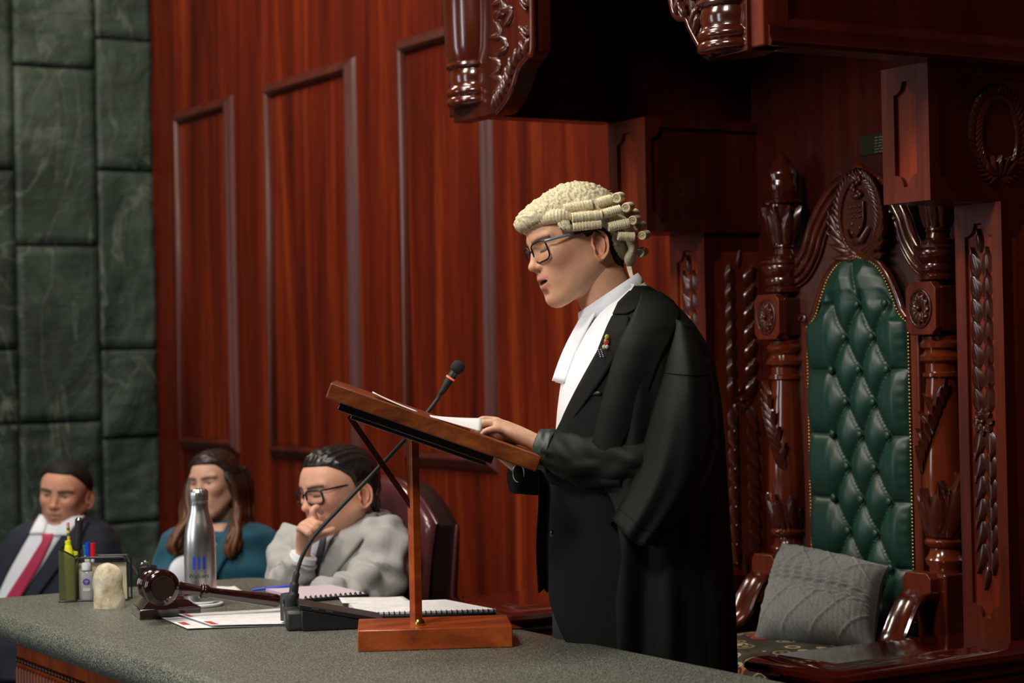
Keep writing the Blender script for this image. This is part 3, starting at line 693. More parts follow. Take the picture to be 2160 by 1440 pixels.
g = G(); g.tube([fr @ Vector((-0.045, -0.03, 0.006)), fr @ Vector((-0.02, -0.062, 0.014)), fr @ Vector((0.02, -0.062, 0.014)), fr @ Vector((0.045, -0.03, 0.006))], [(0.003, 0.008)] * 4, 8); build('ribbon', g, M['carve_wood'], crest, smooth=60)
g = G()
for k in range(8): g.ball(fr @ Vector((0.016 * math.cos(k), 0.056 + 0.006 * k, 0.008)), (0.006, 0.008, 0.007), 7, 5)
g.ball(fr @ Vector((0, 0.052, 0.006)), (0.012, 0.02, 0.008), 8, 6); build('helm', g, M['carve_wood'], crest, smooth=60)
for k in range(7): place(FLEAF, fr, 0, 0.09, (k - 3) * 0.45, 0.035, 0.6, 1.0, parent=crest)
# ================================================================== PEOPLE
def sd_ell(p, c, r):
    q = (p - np.array(c)) / np.array(r); k0 = np.linalg.norm(q, axis=-1); k1 = np.linalg.norm(q / np.array(r), axis=-1) + 1e-9
    return k0 * (k0 - 1) / k1
def sd_cap(p, a, b, ra, rb):
    a = np.array(a); b = np.array(b); ab = b - a; t = np.clip(((p - a) @ ab) / (ab @ ab), 0, 1)
    return np.linalg.norm(p - (a + t[..., None] * ab), axis=-1) - (ra + (rb - ra) * t)
def smin(a, b, k):
    h = np.clip(0.5 + 0.5 * (b - a) / k, 0, 1); return b * (1 - h) + a * h - k * h * (1 - h)
def smax(a, b, k): return -smin(-a, -b, k)
def head_sdf(p, q):
    """canonical head: x forward, y to the person's left, z up, metres; origin between the ears"""
    pa = p.copy(); pa[..., 1] = np.abs(pa[..., 1]); wd = q.get('wide', 1.0); jw = q.get('jaw', 1.0)
    d = sd_ell(pa, (0.002, 0, 0.040), (0.094, 0.075 * wd, 0.080))
    d = smin(d, sd_ell(pa, (0.052, 0, 0.052), (0.062, 0.060 * wd, 0.058)), 0.03)
    d = smin(d, sd_ell(pa, (0.050, 0, -0.015), (0.062, 0.058 * wd, 0.075)), 0.03)
    d = smin(d, sd_cap(pa, (0.014, 0.046 * wd * jw, -0.040), (0.085, 0.017, -0.083), 0.017, 0.017), 0.04)       # jaw line
    d = smin(d, sd_ell(pa, (0.098, 0, -0.082), (0.021, 0.022, 0.019)), 0.02)                                     # chin
    d = smin(d, sd_ell(pa, (0.082, 0.036 * wd, 0.002), (0.024, 0.021, 0.022)), 0.022)                            # cheek bone
    d = smin(d, sd_ell(pa, (0.088, 0, -0.040), (0.034, 0.034, 0.036)), 0.018)                                    # muzzle
    d = smin(d, sd_cap(pa, (0.101, 0.012, 0.047), (0.090, 0.046, 0.046), 0.0105, 0.008), 0.014)                  # brow ridge
    d = smax(d, -sd_ell(pa, (0.121, 0.033, 0.026), (0.019, 0.018, 0.013)), 0.012)                                # eye socket
    d = smin(d, sd_ell(pa, (0.0885, 0.032, 0.0255), (0.0145, 0.0150, 0.0125)), 0.004)                            # lids over the eye
    d = smin(d, sd_cap(pa, (0.104, 0, 0.038), (0.1225, 0, -0.001), 0.0075, 0.0095), 0.011)                       # nose bridge
    d = smin(d, sd_ell(pa, (0.1245, 0, -0.006), (0.0125, 0.0115, 0.0095)), 0.007)                                # nose tip
    d = smin(d, sd_ell(pa, (0.113, 0.0125, -0.010), (0.0115, 0.0068, 0.0075)), 0.005)                            # nostril wing
    d = smax(d, -sd_ell(pa, (0.1175, 0.0068, -0.0185), (0.005, 0.0032, 0.004)), 0.003)
    op = q.get('open', 0.0)
    d = smin(d, sd_cap(pa, (0.1195, 0, -0.0335 ), (0.100, 0.0265, -0.0400), 0.0062, 0.0026), 0.006)              # upper lip
    d = smin(d, sd_cap(pa, (0.1165, 0, -0.0485 - op), (0.099, 0.0235, -0.0430 - op * 0.3), 0.0074, 0.003), 0.006) # lower lip
    d = smax(d, -sd_ell(pa, (0.122, 0, -0.0405 - op * 0.5), (0.020, 0.0235, 0.0014 + op * 0.6)), 0.0025)         # mouth
    d = smax(d, -sd_ell(pa, (0.128, 0, -0.062 - op), (0.016, 0.016, 0.006)), 0.010)                              # chin crease
    if 'nc' in q: d = smin(d, sd_cap(p, (-0.018, 0, -0.01), q['nc'], 0.050 * q.get('nk', 1), 0.056 * q.get('nk', 1)), 0.028)
    return d
NT_, NP_ = 210, 200
def march(q, fn=head_sdf):
    th = np.linspace(0.02, PI - 0.02, NT_); s = np.linspace(-1, 1, NP_, endpoint=False); ph = PI * np.sign(s) * (0.55 * np.abs(s) + 0.45 * np.abs(s) ** 2.4)
    T, Pp = np.meshgrid(th, ph, indexing='ij'); D = np.stack([np.sin(T) * np.cos(Pp), np.sin(T) * np.sin(Pp), np.cos(T)], -1)
    o = np.array([0.018, 0, 0.0]); t = np.full(T.shape, 0.26)
    for _ in range(90): t = t - np.clip(fn(o + D * t[..., None], q), -0.01, 0.05) * 0.6
    return o + D * t[..., None]
def head_material(name, skin, lip, brow, stubble=0.0, rough=0.55):
    m = mat(name, skin, rough); N, L, B = NT(m); B.inputs['Subsurface Weight'].default_value = 0.12
    B.inputs['Subsurface Radius'].default_value = (0.012, 0.004, 0.002)
    a = N.new('ShaderNodeAttribute'); a.attribute_name = 'tone'
    nz = noisetex(m, 60, (1, 1, 1), 3, 0.6); c = mixc(m, 0.5, a.outputs['Color'], ramp(m, nz, [(0.3, (0.88, 0.84, 0.82)), (0.7, (1.08, 1.05, 1.04))]), 'MULTIPLY')
    L.new(c, B.inputs['Base Color']); bump(m, noisetex(m, 420, (1, 1, 1), 2), 0.12, 0.0008); return m
def gs(x, s): return np.exp(-(x / s) ** 2)
def head_tone(V, q):
    x, y, z = V[:, 0], np.abs(V[:, 1]), V[:, 2]; sk = np.array(q['skin']); C = np.tile(sk, (len(V), 1))
    def over(C, wgt, col): wgt = np.clip(wgt, 0, 1)[:, None]; return C * (1 - wgt) + np.array(col) * wgt
    red = sk * np.array([1.05, 0.78, 0.76])
    C = over(C, 0.55 * gs(y - 0.042, 0.022) * gs(z + 0.008, 0.024) * (x > 0.03), red)
    C = over(C, 0.55 * gs(y, 0.014) * gs(z + 0.008, 0.012) * (x > 0.1), red)
    op = q.get('open', 0)
    up = (gs((z + 0.0345 + 0.10 * y), 0.0046)) * (y < 0.0275) * (x > 0.09); lo = gs(z + 0.0495 + op - 0.20 * y, 0.0062) * (y < 0.0245) * (x > 0.09)
    C = over(C, 0.85 * np.maximum(up, lo), q['lip'])
    C = over(C, 1.6 * gs(z + 0.0405 + op * 0.5, 0.0016 + op * 0.5) * (y < 0.021) * (x > 0.09) * (x < 0.1135), np.array([0.03, 0.008, 0.008]))
    bz_ = 0.0420 + 0.003 * np.sin(np.clip((y - 0.012) / 0.042, 0, 1) * PI * 0.8) - 0.06 * np.clip(y - 0.044, 0, 1)
    C = over(C, 1.0 * gs(z - bz_, 0.0050) * ((y > 0.009) & (y < 0.056)) * (x > 0.06), q['brow'])
    if not q.get('lids', 1):   # open eyes seen from afar
        C = over(C, 0.8 * gs(y - 0.032, 0.0115) * gs(z - 0.0240, 0.0042) * (x > 0.07), (0.35, 0.27, 0.23))
        C = over(C, 1.3 * gs(y - 0.032, 0.0055) * gs(z - 0.0240, 0.0042) * (x > 0.07), (0.02, 0.012, 0.01))
        C = over(C, 1.2 * gs(z - 0.0290 + 0.12 * np.abs(y - 0.032), 0.0012) * (np.abs(y - 0.032) < 0.0145) * (x > 0.07), (0.02, 0.012, 0.01))
    if q.get('lids', 1):   # lowered lids: lash line
        C = over(C, 1.8 * gs(z - 0.0185 - 0.10 * np.abs(y - 0.032), 0.0021) * (np.abs(y - 0.032) < 0.0135) * (x > 0.07), (0.02, 0.012, 0.01))
    C = over(C, 0.20 * gs(y - 0.032, 0.017) * gs(z - 0.024, 0.012) * (x > 0.06), sk * 0.62)
    st = q.get('stubble', 0)
    if st: C = over(C, st * np.clip((-0.02 - z) / 0.02, 0, 1) * np.clip((x - 0.0) / 0.03, 0, 1), sk * np.array([0.55, 0.55, 0.6]))
    return C
def ear_geo(g, side, q, y0=0.0705):
    """outer ear built as a relief on an egg outline, in head space"""
    n, mR = 40, 12; P = []
    for i in range(mR + 1):
        r = i / mR; row = []
        for j in range(n):
            a = 2 * PI * j / n; ca, sa = math.cos(a), math.sin(a)          # a=0 forward, 90 up
            ro = (0.0175 + 0.0035 * (sa > 0) * sa) if ca < 0 else (0.0115 + 0.004 * max(sa, 0))
            X_ = 1.12 * ro * ca * r; Z_ = (0.034 if sa > 0 else 0.032) * sa * r
            back = 0.5 - 0.5 * ca
            rim = math.exp(-((r - 0.88) / 0.10) ** 2) * (0.0066 if (sa > -0.75) else 0.004) * (0.35 + 0.65 * max(back, max(sa, 0)))
            anti = math.exp(-((r - 0.56) / 0.10) ** 2) * 0.0055 * max(0, back - 0.25) * 1.5 * (sa > -0.8)
            bowl = -0.0115 * math.exp(-(((X_ - 0.001) / 0.008) ** 2 + ((Z_ + 0.004) / 0.012) ** 2))
            trag = 0.0070 * math.exp(-(((X_ - 0.011) / 0.004) ** 2 + ((Z_ + 0.004) / 0.006) ** 2))
            scap = -0.0045 * math.exp(-((r - 0.73) / 0.06) ** 2) * max(0, back)
            flare = 0.010 * max(0, -X_ / 0.018) ** 1.2
            h = rim + anti + bowl + trag + scap + flare - (0.006 if r >= 0.999 else 0)
            x = -0.006 + X_ * 1.0 + Z_ * -0.12; z = 0.004 + Z_
            yb = y0 - 0.004
            row.append(Vector((x * 1.05 + 0.003, side * (yb + 0.007 + h), z * 1.06 - 0.011)))
        P.append(row + [row[0]])
    g.grid(P)
def hframe(o, yaw, pitch, roll, scale=1.0):
    """yaw: 0 = looks to the left of the photograph, 90 = at the camera"""
    y, p, r = map(math.radians, (yaw, pitch, roll))
    hf = -RT * math.cos(y) - FW * math.sin(y); ls = UP.cross(hf)
    xf = hf * math.cos(p) - UP * math.sin(p); zf = UP * math.cos(p) + hf * math.sin(p)
    yl = ls * math.cos(r) + zf * math.sin(r); zl = zf * math.cos(r) - ls * math.sin(r)
    m = AX(o, xf, yl, zl); return m @ Matrix.Scale(scale, 4)
def make_head(body, Hm, q, m_skin):
    """head surface + ears + neck as one mesh"""
    nl = Hm.inverted() @ q['neck']; dv0 = Vector((-0.018, 0, -0.01)); q['nc'] = tuple(dv0 + (nl - dv0) * min(1, 0.135 / (nl - dv0).length))
    P = march(q); nt, npp = P.shape[:2]; V = P.reshape(-1, 3)
    tone = head_tone(V, q); g = G(); idx = lambda i, j: i * npp + (j % npp)
    top = P[0].mean(0); bot = P[-1].mean(0)
    g.v = [tuple(Hm @ Vector(v)) for v in V]
    g.f = [(idx(i, j), idx(i, j + 1), idx(i + 1, j + 1), idx(i + 1, j)) for i in range(nt - 1) for j in range(npp)] + [tuple(range(npp)), tuple((nt - 1) * npp + j for j in range(npp))[::-1]]
    g.m = [0] * len(g.f); n0 = len(g.v)
    n0b = len(g.v); y0 = float(np.abs(V[(np.abs(V[:, 0] + 0.002) < 0.008) & (np.abs(V[:, 2] + 0.004) < 0.012)][:, 1]).max())
    for s in (-1, 1):
        ge = G(); ear_geo(ge, s, q, y0 + 0.001); g.add([Hm @ Vector(p) for p in ge.v], ge.f)
    n1 = len(g.v)
    # neck
    nb = q['neck']; C = cr([Hm @ Vector((0.0, 0, 0.0)), Hm @ Vector((-0.012, 0, -0.045)), lerp(Hm @ Vector((-0.012, 0, -0.05)), nb, 0.55), nb], 5)
    g.tube(C, [(0.052 * q.get('nk', 1), 0.055 * q.get('nk', 1))] * 6 + [(0.056 * q.get('nk', 1), 0.060 * q.get('nk', 1))] * (len(C) - 6), 28, up=(1, 0, 0))
    o = build('head', g, m_skin, body, smooth=180)
    me = o.data; ca = me.color_attributes.new('tone', 'FLOAT_COLOR', 'POINT')
    cols = np.ones((len(g.v), 4)); cols[:, :3] = np.array(q['skin']); cols[:n0, :3] = tone; cols[n0:n1, :3] = np.array(q['skin']) * np.array([1.04, 0.86, 0.82])
    ca.data.foreach_set('color', cols.ravel()); return o, P
def shell(name, P, Hm, mask, off, mtl, parent, nz=(0.002, 40), mods=None, strands=None):
    """cap of hair: the part of the head surface where mask() holds, pushed outwards"""
    nt, npp = P.shape[:2]; cen = np.array([0.0, 0, 0.03]); g = G(); V = P.reshape(-1, 3); D = V - cen; D /= np.linalg.norm(D, axis=1)[:, None]
    mk = np.array([mask(*v) for v in V]); keep = mk > 0
    Q = []
    for i, v in enumerate(V):
        e = min(mk[i] / 0.022, 1) if mk[i] > 0 else 0
        n_ = mnoise.noise(Vector(v) * nz[1]) * nz[0]
        if strands: n_ += strands(*v)
        Q.append(tuple(Hm @ Vector(v + D[i] * (off * e ** 0.6 + (0.0006 if mk[i] > 0 else -0.0015) + n_ * e))))
    g.v = Q; fs = []
    for i in range(nt - 1):
        for j in range(npp):
            f = (i * npp + j, i * npp + (j + 1) % npp, (i + 1) * npp + (j + 1) % npp, (i + 1) * npp + j)
            if sum(keep[k] for k in f) >= 1: fs.append(f)
    if all(keep[j] for j in range(npp)): fs.append(tuple(range(npp)))
    used = sorted({k for f in fs for k in f}); mp_ = {k: i for i, k in enumerate(used)}
    g.v = [Q[k] for k in used]; g.f = [tuple(mp_[k] for k in f) for f in fs]; g.m = [0] * len(g.f)
    return build(name, g, mtl, parent, smooth=180, mods=mods)
def eye(Hm, side, parent, gaze=(0, 0)):
    c = Vector((0.0905, side * 0.032, 0.0245)); g = G(); r = 0.0125
    g.ball(Hm @ c, r * Hm.to_scale()[0], 20, 14, Hm.to_3x3().normalized()); e = build('eye', g, MEYE, parent, smooth=180)
    d = Vector((1, gaze[0], gaze[1])).normalized(); g = G(); z = d; x = Vector((0, 1, 0)).cross(z).normalized(); y = z.cross(x)
    F_ = AX(c + d * (r * 0.80), x, y, z); g.lathe([(0.0001, 0.0032), (0.0028, 0.0031), (0.0055, 0.0022), (0.0062, 0.0005)], Hm @ F_, 16)
    build('iris', g, MIRIS, e, smooth=180)
MEYE = mat('eye_white', (0.62, 0.58, 0.55), 0.2); MIRIS = mat('dark_iris', (0.02, 0.012, 0.008), 0.1)

# ---------------------------------------------------------------- the speaker
D0 = 4.30
def S(px, py, d=0.0): return U(px, py, D=D0 + d)
sp = thing('person', 'young man in white curled wig, glasses and black gown reading at the wooden lectern', 'person', (U(1330, 900, D=D0).x, U(1330, 900, D=D0).y, 0))
q1 = dict(skin=(0.60, 0.32, 0.195), lip=(0.50, 0.17, 0.13), brow=(0.06, 0.03, 0.02), open=0.0065, lids=1, wide=0.98, neck=S(1297, 668, 0.0), nk=1.03)
H1 = hframe(S(1230, 529), 24, 14, 10, 0.99)
SK1 = head_material('warm_tan_skin', q1['skin'], 0, 0)
hd, P1 = make_head(sp, H1, q1, SK1)
MHAIR = mat('black_hair', (0.008, 0.006, 0.005), 0.65, spec=0.3)
def hair_mask1(x, y, z):
    # short dark hair: above the ear and down the nape
    return z - float(np.interp(x, [-0.1, -0.042, -0.030, -0.012, 0.016, 0.028, 0.06, 0.1], [-0.075, -0.060, 0.012, 0.022, 0.018, 0.040, 0.075, 0.095]))
shell('hair', P1, H1, hair_mask1, 0.006, MHAIR, sp, (0.002, 160))
# --- glasses (canonical head space)
MF = mat('glasses_frame_black', (0.01, 0.01, 0.012), 0.25); MFG = mat('glasses_temple_grey', (0.16, 0.2, 0.24), 0.35, 0.3)
def glasses(Hm, parent, label=None, w=0.0255, h=0.0215, grey=True, fx=0.121, th=0.0019):
    fr_ = []; gl = None
    for s in (-1, 1):
        g = G(); pts = []
        for k in range(33):
            t = 2 * PI * k / 32; c, s_ = math.cos(t), math.sin(t); ex = 0.52
            yy_ = math.copysign(abs(c) ** ex, c) * w * (1.0 if s_ > 0 else 0.93 + 0.07 * abs(c)); zz_ = math.copysign(abs(s_) ** ex, s_) * h
            pts.append((yy_, zz_))
        bend = lambda y: fx - 4.0 * (y ** 2)
        ring = [Vector((bend(s * 0.0325 + y) - 0.06 * (0.02 - z), s * 0.0325 + y, 0.0190 + z)) for y, z in pts]
        g.tube([Hm @ p for p in ring[:-1]] + [Hm @ ring[0]], [th] * len(ring), 8)
        if gl is None: gl = build('glasses', g, MF, parent, smooth=60, label=label); tgt = gl
        else: build('rim', g, MF, gl, smooth=60)
        g = G(); c0 = Vector((bend(s * 0.0325), s * 0.0325, 0.0215)); g.add([Hm @ c0] + [Hm @ p for p in ring[:-1]], [(0, i + 1, (i + 1) % 32 + 1) for i in range(32)])
        build('lens', g, M['glass'], gl, smooth=180)
        g = G(); e0 = Vector((bend(s * 0.058), s * 0.0575, 0.036)); e1 = Vector((bend(0.06) - 0.014, s * 0.069, 0.0345)); e2 = Vector((0.045, s * 0.0755, 0.0325)); e3 = Vector((0.002, s * 0.0785, 0.030)); e4 = Vector((-0.016, s * 0.077, 0.018))
        g.tube([Hm @ e0, Hm @ e1, Hm @ e2], [(0.0012, 0.0028)] * 3, 8, caps=True); build('temple_arm', g, MFG if grey else MF, gl, smooth=60, label='grey temple arm' if grey else None)
        g = G(); g.tube([Hm @ e2, Hm @ e3, Hm @ e4], [(0.0014, 0.003), (0.0016, 0.003), (0.0016, 0.0024)], 8); build('temple_tip', g, MF, gl, smooth=60)
        g = G(); g.ball(Hm @ Vector((fx - 0.011, s * 0.0115, 0.013)), (0.002, 0.0024, 0.004), 8, 6); build('nose_pad', g, M['silver'], gl, smooth=60)
    g = G(); g.tube([Hm @ Vector((bend(0), y, 0.0265 + 0.002 * (1 - (y / 0.008) ** 2))) for y in (-0.0085, -0.004, 0, 0.004, 0.0085)], 0.0016, 8); build('bridge', g, MF, gl, smooth=60)
    return gl
glasses(H1, sp)
# --- wig
m = M['wig'] = mat('horsehair_cream', (0.66, 0.58, 0.38), 0.62); N, L, B = NT(m)
n_ = noisetex(m, 230, (1, 1, 1), 4, 0.7, 0.8); c = ramp(m, n_, [(0.32, (0.46, 0.39, 0.23)), (0.5, (0.76, 0.68, 0.44)), (0.7, (0.90, 0.84, 0.60))]); L.new(c, B.inputs['Base Color']); bump(m, n_, 0.9, 0.004)
m = M['wig_roll'] = mat('horsehair_roll', (0.7, 0.62, 0.42), 0.55); N, L, B = NT(m)
n_ = noisetex(m, 330, (1, 1, 1), 3, 0.6, 0.3); c = ramp(m, n_, [(0.35, (0.58, 0.49, 0.28)), (0.65, (0.90, 0.82, 0.57))]); L.new(c, B.inputs['Base Color']); bump(m, n_, 0.4, 0.002)
iH = H1.inverted()
def wig_sdf(p, q):
    pa = p.copy(); pa[..., 1] = np.abs(pa[..., 1])
    d = sd_ell(pa, (-0.006, 0, 0.052), (0.104, 0.087, 0.096))
    d = smin(d, sd_ell(pa, (0.070, 0, 0.090), (0.058, 0.064, 0.032)), 0.035)
    d = smin(d, sd_ell(pa, (-0.070, 0, 0.0), (0.036, 0.056, 0.055)), 0.03)
    return d
PW = march({}, wig_sdf)
def wig_mask(x, y, z):
    ay = abs(y)
    if x > 0.052: return z - 0.078 - 0.06 * ay
    if x > 0.0: return z - lerp(0.048, 0.078, (x / 0.052))
    if x > -0.045: return z - lerp(0.012, 0.052, (x + 0.045) / 0.045)
    return z + 0.05
def frizz(x, y, z):
    return 0.0022 * math.sin(x * 520 + 3 * mnoise.noise(Vector((x, y, z)) * 60)) * math.sin(z * 430 + 4 * mnoise.noise(Vector((y, z, x)) * 70)) + 0.0014 * mnoise.noise(Vector((x, y, z)) * 420)
wig = shell('wig', PW, H1, wig_mask, 0.004, M['wig'], sp, (0.003, 90), strands=frizz, mods=[('solid', 'SOLIDIFY', {'thickness': 0.006, 'offset': -1})])
# front roll over the forehead
def ridged_tube(path, r, n=20, k=60, amp=0.0009, flat=1.0, taper=True):
    C = cr(path, 14); g = G(); R_ = []
    for i in range(len(C)):
        t = i / (len(C) - 1); e = min(1, min(t, 1 - t) * 6 + 0.25) if taper else 1
        R_.append((r * e + amp * math.sin(i * 2.1) + amp * 0.8 * mnoise.noise(Vector((i * 0.7, 0, 0))), (r * e + amp * math.sin(i * 2.1)) * flat))
    return g.tube(C, R_, n)
arc = [(0.030, -0.082, 0.060), (0.072, -0.068, 0.076), (0.108, -0.042, 0.084), (0.122, 0.0, 0.087), (0.108, 0.042, 0.084), (0.072, 0.068, 0.076), (0.034, 0.081, 0.062), (0.022, 0.084, 0.046)]
near_ = [iH @ S(*p) for p in ((1222, 458, -0.070), (1196, 456, -0.082), (1168, 456, -0.080), (1142, 462, -0.066), (1118, 470, -0.045), (1103, 474, -0.018))]
arc = [Vector((p.x, -p.y, p.z)) for p in near_] + [(near_[-1] + Vector((0.006, 0, 0)) + Vector((near_[-1].x, -near_[-1].y, near_[-1].z)) + Vector((0.006, 0, 0))) / 2] + near_[::-1]
build('front_roll', ridged_tube([H1 @ Vector(a) for a in arc], 0.0155, amp=0.0012), M['wig_roll'], wig, smooth=180)
def curl(a, b, r, ra=1.0):
    """hollow rolled curl from a to b"""
    a, b = Vector(a), Vector(b); t = (b - a).normalized(); x = t.cross(UP).normalized(); y = x.cross(t); n = 22; K = 26; g = G(); rings = []
    prof = [(r * 0.62, 0.012 * 0 + 0.10)] + [(r * 0.70, 0.0), (r * 0.9, -0.012)]
    for s, rr in [(0.12, r * 0.45), (0.01, r * 0.68), (-0.005, r * 0.86)]:
        rings.append((s, rr))
    for k in range(K + 1):
        s = k / K; rings.append((s, r * (0.97 + 0.05 * math.sin(PI * s)) + 0.0007 * math.sin(k * 2.3) + 0.0004 * random.uniform(-1, 1)))
    for s, rr in [(1.005, r * 0.86), (0.99, r * 0.68), (0.88, r * 0.45)]: rings.append((s, rr))
    rg = []
    for s, rr in rings: rg.append([a + (b - a) * s + x * rr * math.cos(2 * PI * j / n) + y * rr * math.sin(2 * PI * j / n) for j in range(n)])
    g.loft(rg); g2 = []
    for e in (0.03, 0.97):   # the inner turn of the spiral
        c = a + (b - a) * e; g.tube([c + x * r * (0.12 + 0.5 * k / 16) * math.cos(k * 0.75) + y * r * (0.12 + 0.5 * k / 16) * math.sin(k * 0.75) for k in range(17)], r * 0.09, 5)
    return build('curl', g, M['wig_roll'], wig, smooth=180)
dn = -0.088   # near side of the head
curls = [((1189, 441), (1249, 431), 10.5, -0.078), ((1206, 459), (1270, 453), 10, dn - 0.004), ((1208, 478), (1268, 472), 9.5, dn - 0.002), ((1259, 429), (1289, 420), 10, -0.062), ((1269, 452), (1309, 441), 9.5, -0.078),
         ((1283, 479), (1327, 470), 9.5, -0.074), ((1303, 497), (1338, 499), 9, -0.066)]
for (a, b, r, d) in curls: curl(S(a[0], a[1], d), S(b[0], b[1], d + 0.008), r * 1.03 / 977)
for (a, r, d) in (((1300, 418), 10.5, -0.035), ((1320, 438), 9.5, -0.05), ((1334, 465), 9.5, -0.052), ((1354, 497), 9, -0.045), ((1349, 533), 9.5, -0.03), ((1330, 452), 9, 0.01), ((1345, 478), 9, 0.0)):
    curl(S(a[0], a[1], d), S(a[0] + 10, a[1] - 3, d + 0.05), r / 977)
for k, ((a, b, r, d)) in enumerate(curls[:4]):    # the same rows on the far side of the head
    p = iH @ S(a[0], a[1], d); q_ = iH @ S(b[0], b[1], d); curl(H1 @ Vector((p.x, -p.y, p.z)), H1 @ Vector((q_.x, -q_.y, q_.z)), r / 977)
# side lock at the temple, back hair and tail
g = G()
for k in range(26):
    a = S(1178 + 22 * random.random(), 462 + 10 * random.random(), -0.086); b = S(1182 + 26 * random.random(), 478 + 10 * random.random(), -0.092)
    g.tube([a, lerp(a, b, 0.5) - FW * 0.006, b], [0.004, 0.005, 0.002], 7)
build('side_lock', g, M['wig'], wig, smooth=180)
g = G()
for k in range(16):
    d = -0.055 + 0.0075 * k; x0 = 1282 + 3.2 * (k % 5); g.tube(cr([S(x0, 450, d), S(x0 + 32, 480, d), S(1333 + 1.5 * (k % 4), 520, d * 0.8), S(1324 + 2 * (k % 5), 550, d * 0.5), S(1330, 566, d * 0.3)], 6), [0.010] * 12 + [0.009] * 6 + [0.008 - 0.001 * (i % 6) for i in range(6)] + [0.002], 9)
build('back_hair', g, M['wig'], wig, smooth=180)
g = G()
for k in range(5):
    g.tube(cr([S(1322 + k * 2, 545, -0.02), S(1325 + k * 1.6, 568, -0.025), S(1334 + k, 590, -0.035), S(1350 + k, 603, -0.03)], 6), 0.0025, 6)
build('tail', g, M['wig_roll'], wig, smooth=180)
curl(S(1355, 598, -0.04), S(1363, 612, -0.04), 0.007); curl(S(1366, 615, -0.03), S(1379, 621, -0.03), 0.005)
g = G()   # stray hairs standing off the wig
for k in range(60):
    t = random.random(); a = Vector((random.uniform(-0.10, 0.03), random.uniform(-0.06, 0.085), 0)); z_ = 0.045 + 0.088 * math.sqrt(max(0.05, 1 - (a.x / 0.115) ** 2 - (a.y / 0.09) ** 2)); a.z = z_
    dv_ = Vector((random.uniform(-1.2, 0.1), random.uniform(-0.5, 0.5), random.uniform(0.1, 1.0))).normalized() * random.uniform(0.008, 0.022)
    g.tube([H1 @ a, H1 @ (a + dv_ * 0.6), H1 @ (a + dv_ + Vector((-0.004, 0, -0.005)))], 0.00035, 4)
o = build('stray_hairs', g, M['wig_roll'], wig, smooth=180); o['kind'] = 'stuff'

# --- torso profile: rows of (py, left px, right px, half depth m, centre depth)
TOR = [(606, 1308, 1366, 0.058, 0.0), (625, 1292, 1385, 0.085, 0), (645, 1270, 1412, 0.125, 0), (670, 1246, 1440, 0.165, 0), (700, 1226, 1458, 0.19, 0), (740, 1206, 1468, 0.2, 0), (800, 1183, 1474, 0.2, 0),
       (860, 1174, 1476, 0.2, 0), (915, 1169, 1476, 0.195, 0), (1000, 1162, 1474, 0.185, 0), (1100, 1158, 1472, 0.18, 0), (1200, 1158, 1476, 0.19, 0), (1320, 1152, 1480, 0.19, 0), (1500, 1150, 1482, 0.19, 0)]
GWN = [(604, 1312, 1362, 0.062, 0.01), (618, 1300, 1384, 0.09, 0.01), (635, 1286, 1408, 0.13, 0.0), (660, 1262, 1434, 0.175, 0), (690, 1240, 1458, 0.205, 0), (730, 1220, 1482, 0.22, 0), (780, 1200, 1499, 0.225, 0), (850, 1182, 1510, 0.225, 0),
       (920, 1168, 1516, 0.22, 0), (1000, 1158, 1520, 0.215, 0), (1100, 1150, 1524, 0.215, 0), (1200, 1146, 1528, 0.22, 0), (1320, 1142, 1534, 0.225, 0), (1500, 1138, 1540, 0.23, 0)]
def prof_at(TB, py):
    ys = [r[0] for r in TB]; return [float(np.interp(py, ys, [r[k] for r in TB])) for k in (1, 2, 3, 4)]
def surf(TB, py, px=None, phi=None, off=0.0):
    l, r, b, dc = prof_at(TB, py); cx = (l + r) / 2; a = (r - l) / 2 / (FPX / D0)
    if phi is None: phi = math.acos(max(-1, min(1, (cx - px) / ((r - l) / 2))))
    c_, s_ = math.cos(phi), math.sin(phi)
    # slightly squared section
    n = 2.4; k = (abs(c_) ** n + abs(s_) ** n) ** (-1 / n); base = S(cx, py, dc)
    return base - RT * (a + off) * c_ * (1 if px is not None else k) - FW * (b + off) * s_ * k
def patch(TB, y0, y1, A, B_, off, ny=30, nx=8, name='patch', mtl=None, parent=None, thick=0.002, fold=None, far=False, **kw):
    P = []
    for j in range(ny + 1):
        py = lerp(y0, y1, j / ny); row = []
        for i in range(nx + 1):
            px = lerp(A(py), B_(py), i / nx); o_ = off + (fold(px, py) if fold else 0)
            row.append(surf(TB, py, px=px, off=o_))
        P.append(row)
    return build(name, G().grid(P), mtl, parent, smooth=60, mods=[('solid', 'SOLIDIFY', {'thickness': thick, 'offset': 0})], **kw)
T = lambda tab: (lambda y: itp(tab, y))
# shirt front (white), bulging a little with soft creases
P = []
for j in range(60):
    py = lerp(600, 960, j / 59); row = []
    for i in range(41):
        ph = lerp(-1.5, 1.5, i / 40); row.append(surf(TOR, py, phi=ph, off=-0.003 + 0.0022 * math.sin(ph * 14 + py * 0.02) * min(1, (py - 600) / 80)))
    P.append(row)
sh_ = build('shirt', G().grid(P), M['shirt'], sp, smooth=180, mods=[('solid', 'SOLIDIFY', {'thickness': 0.002})])
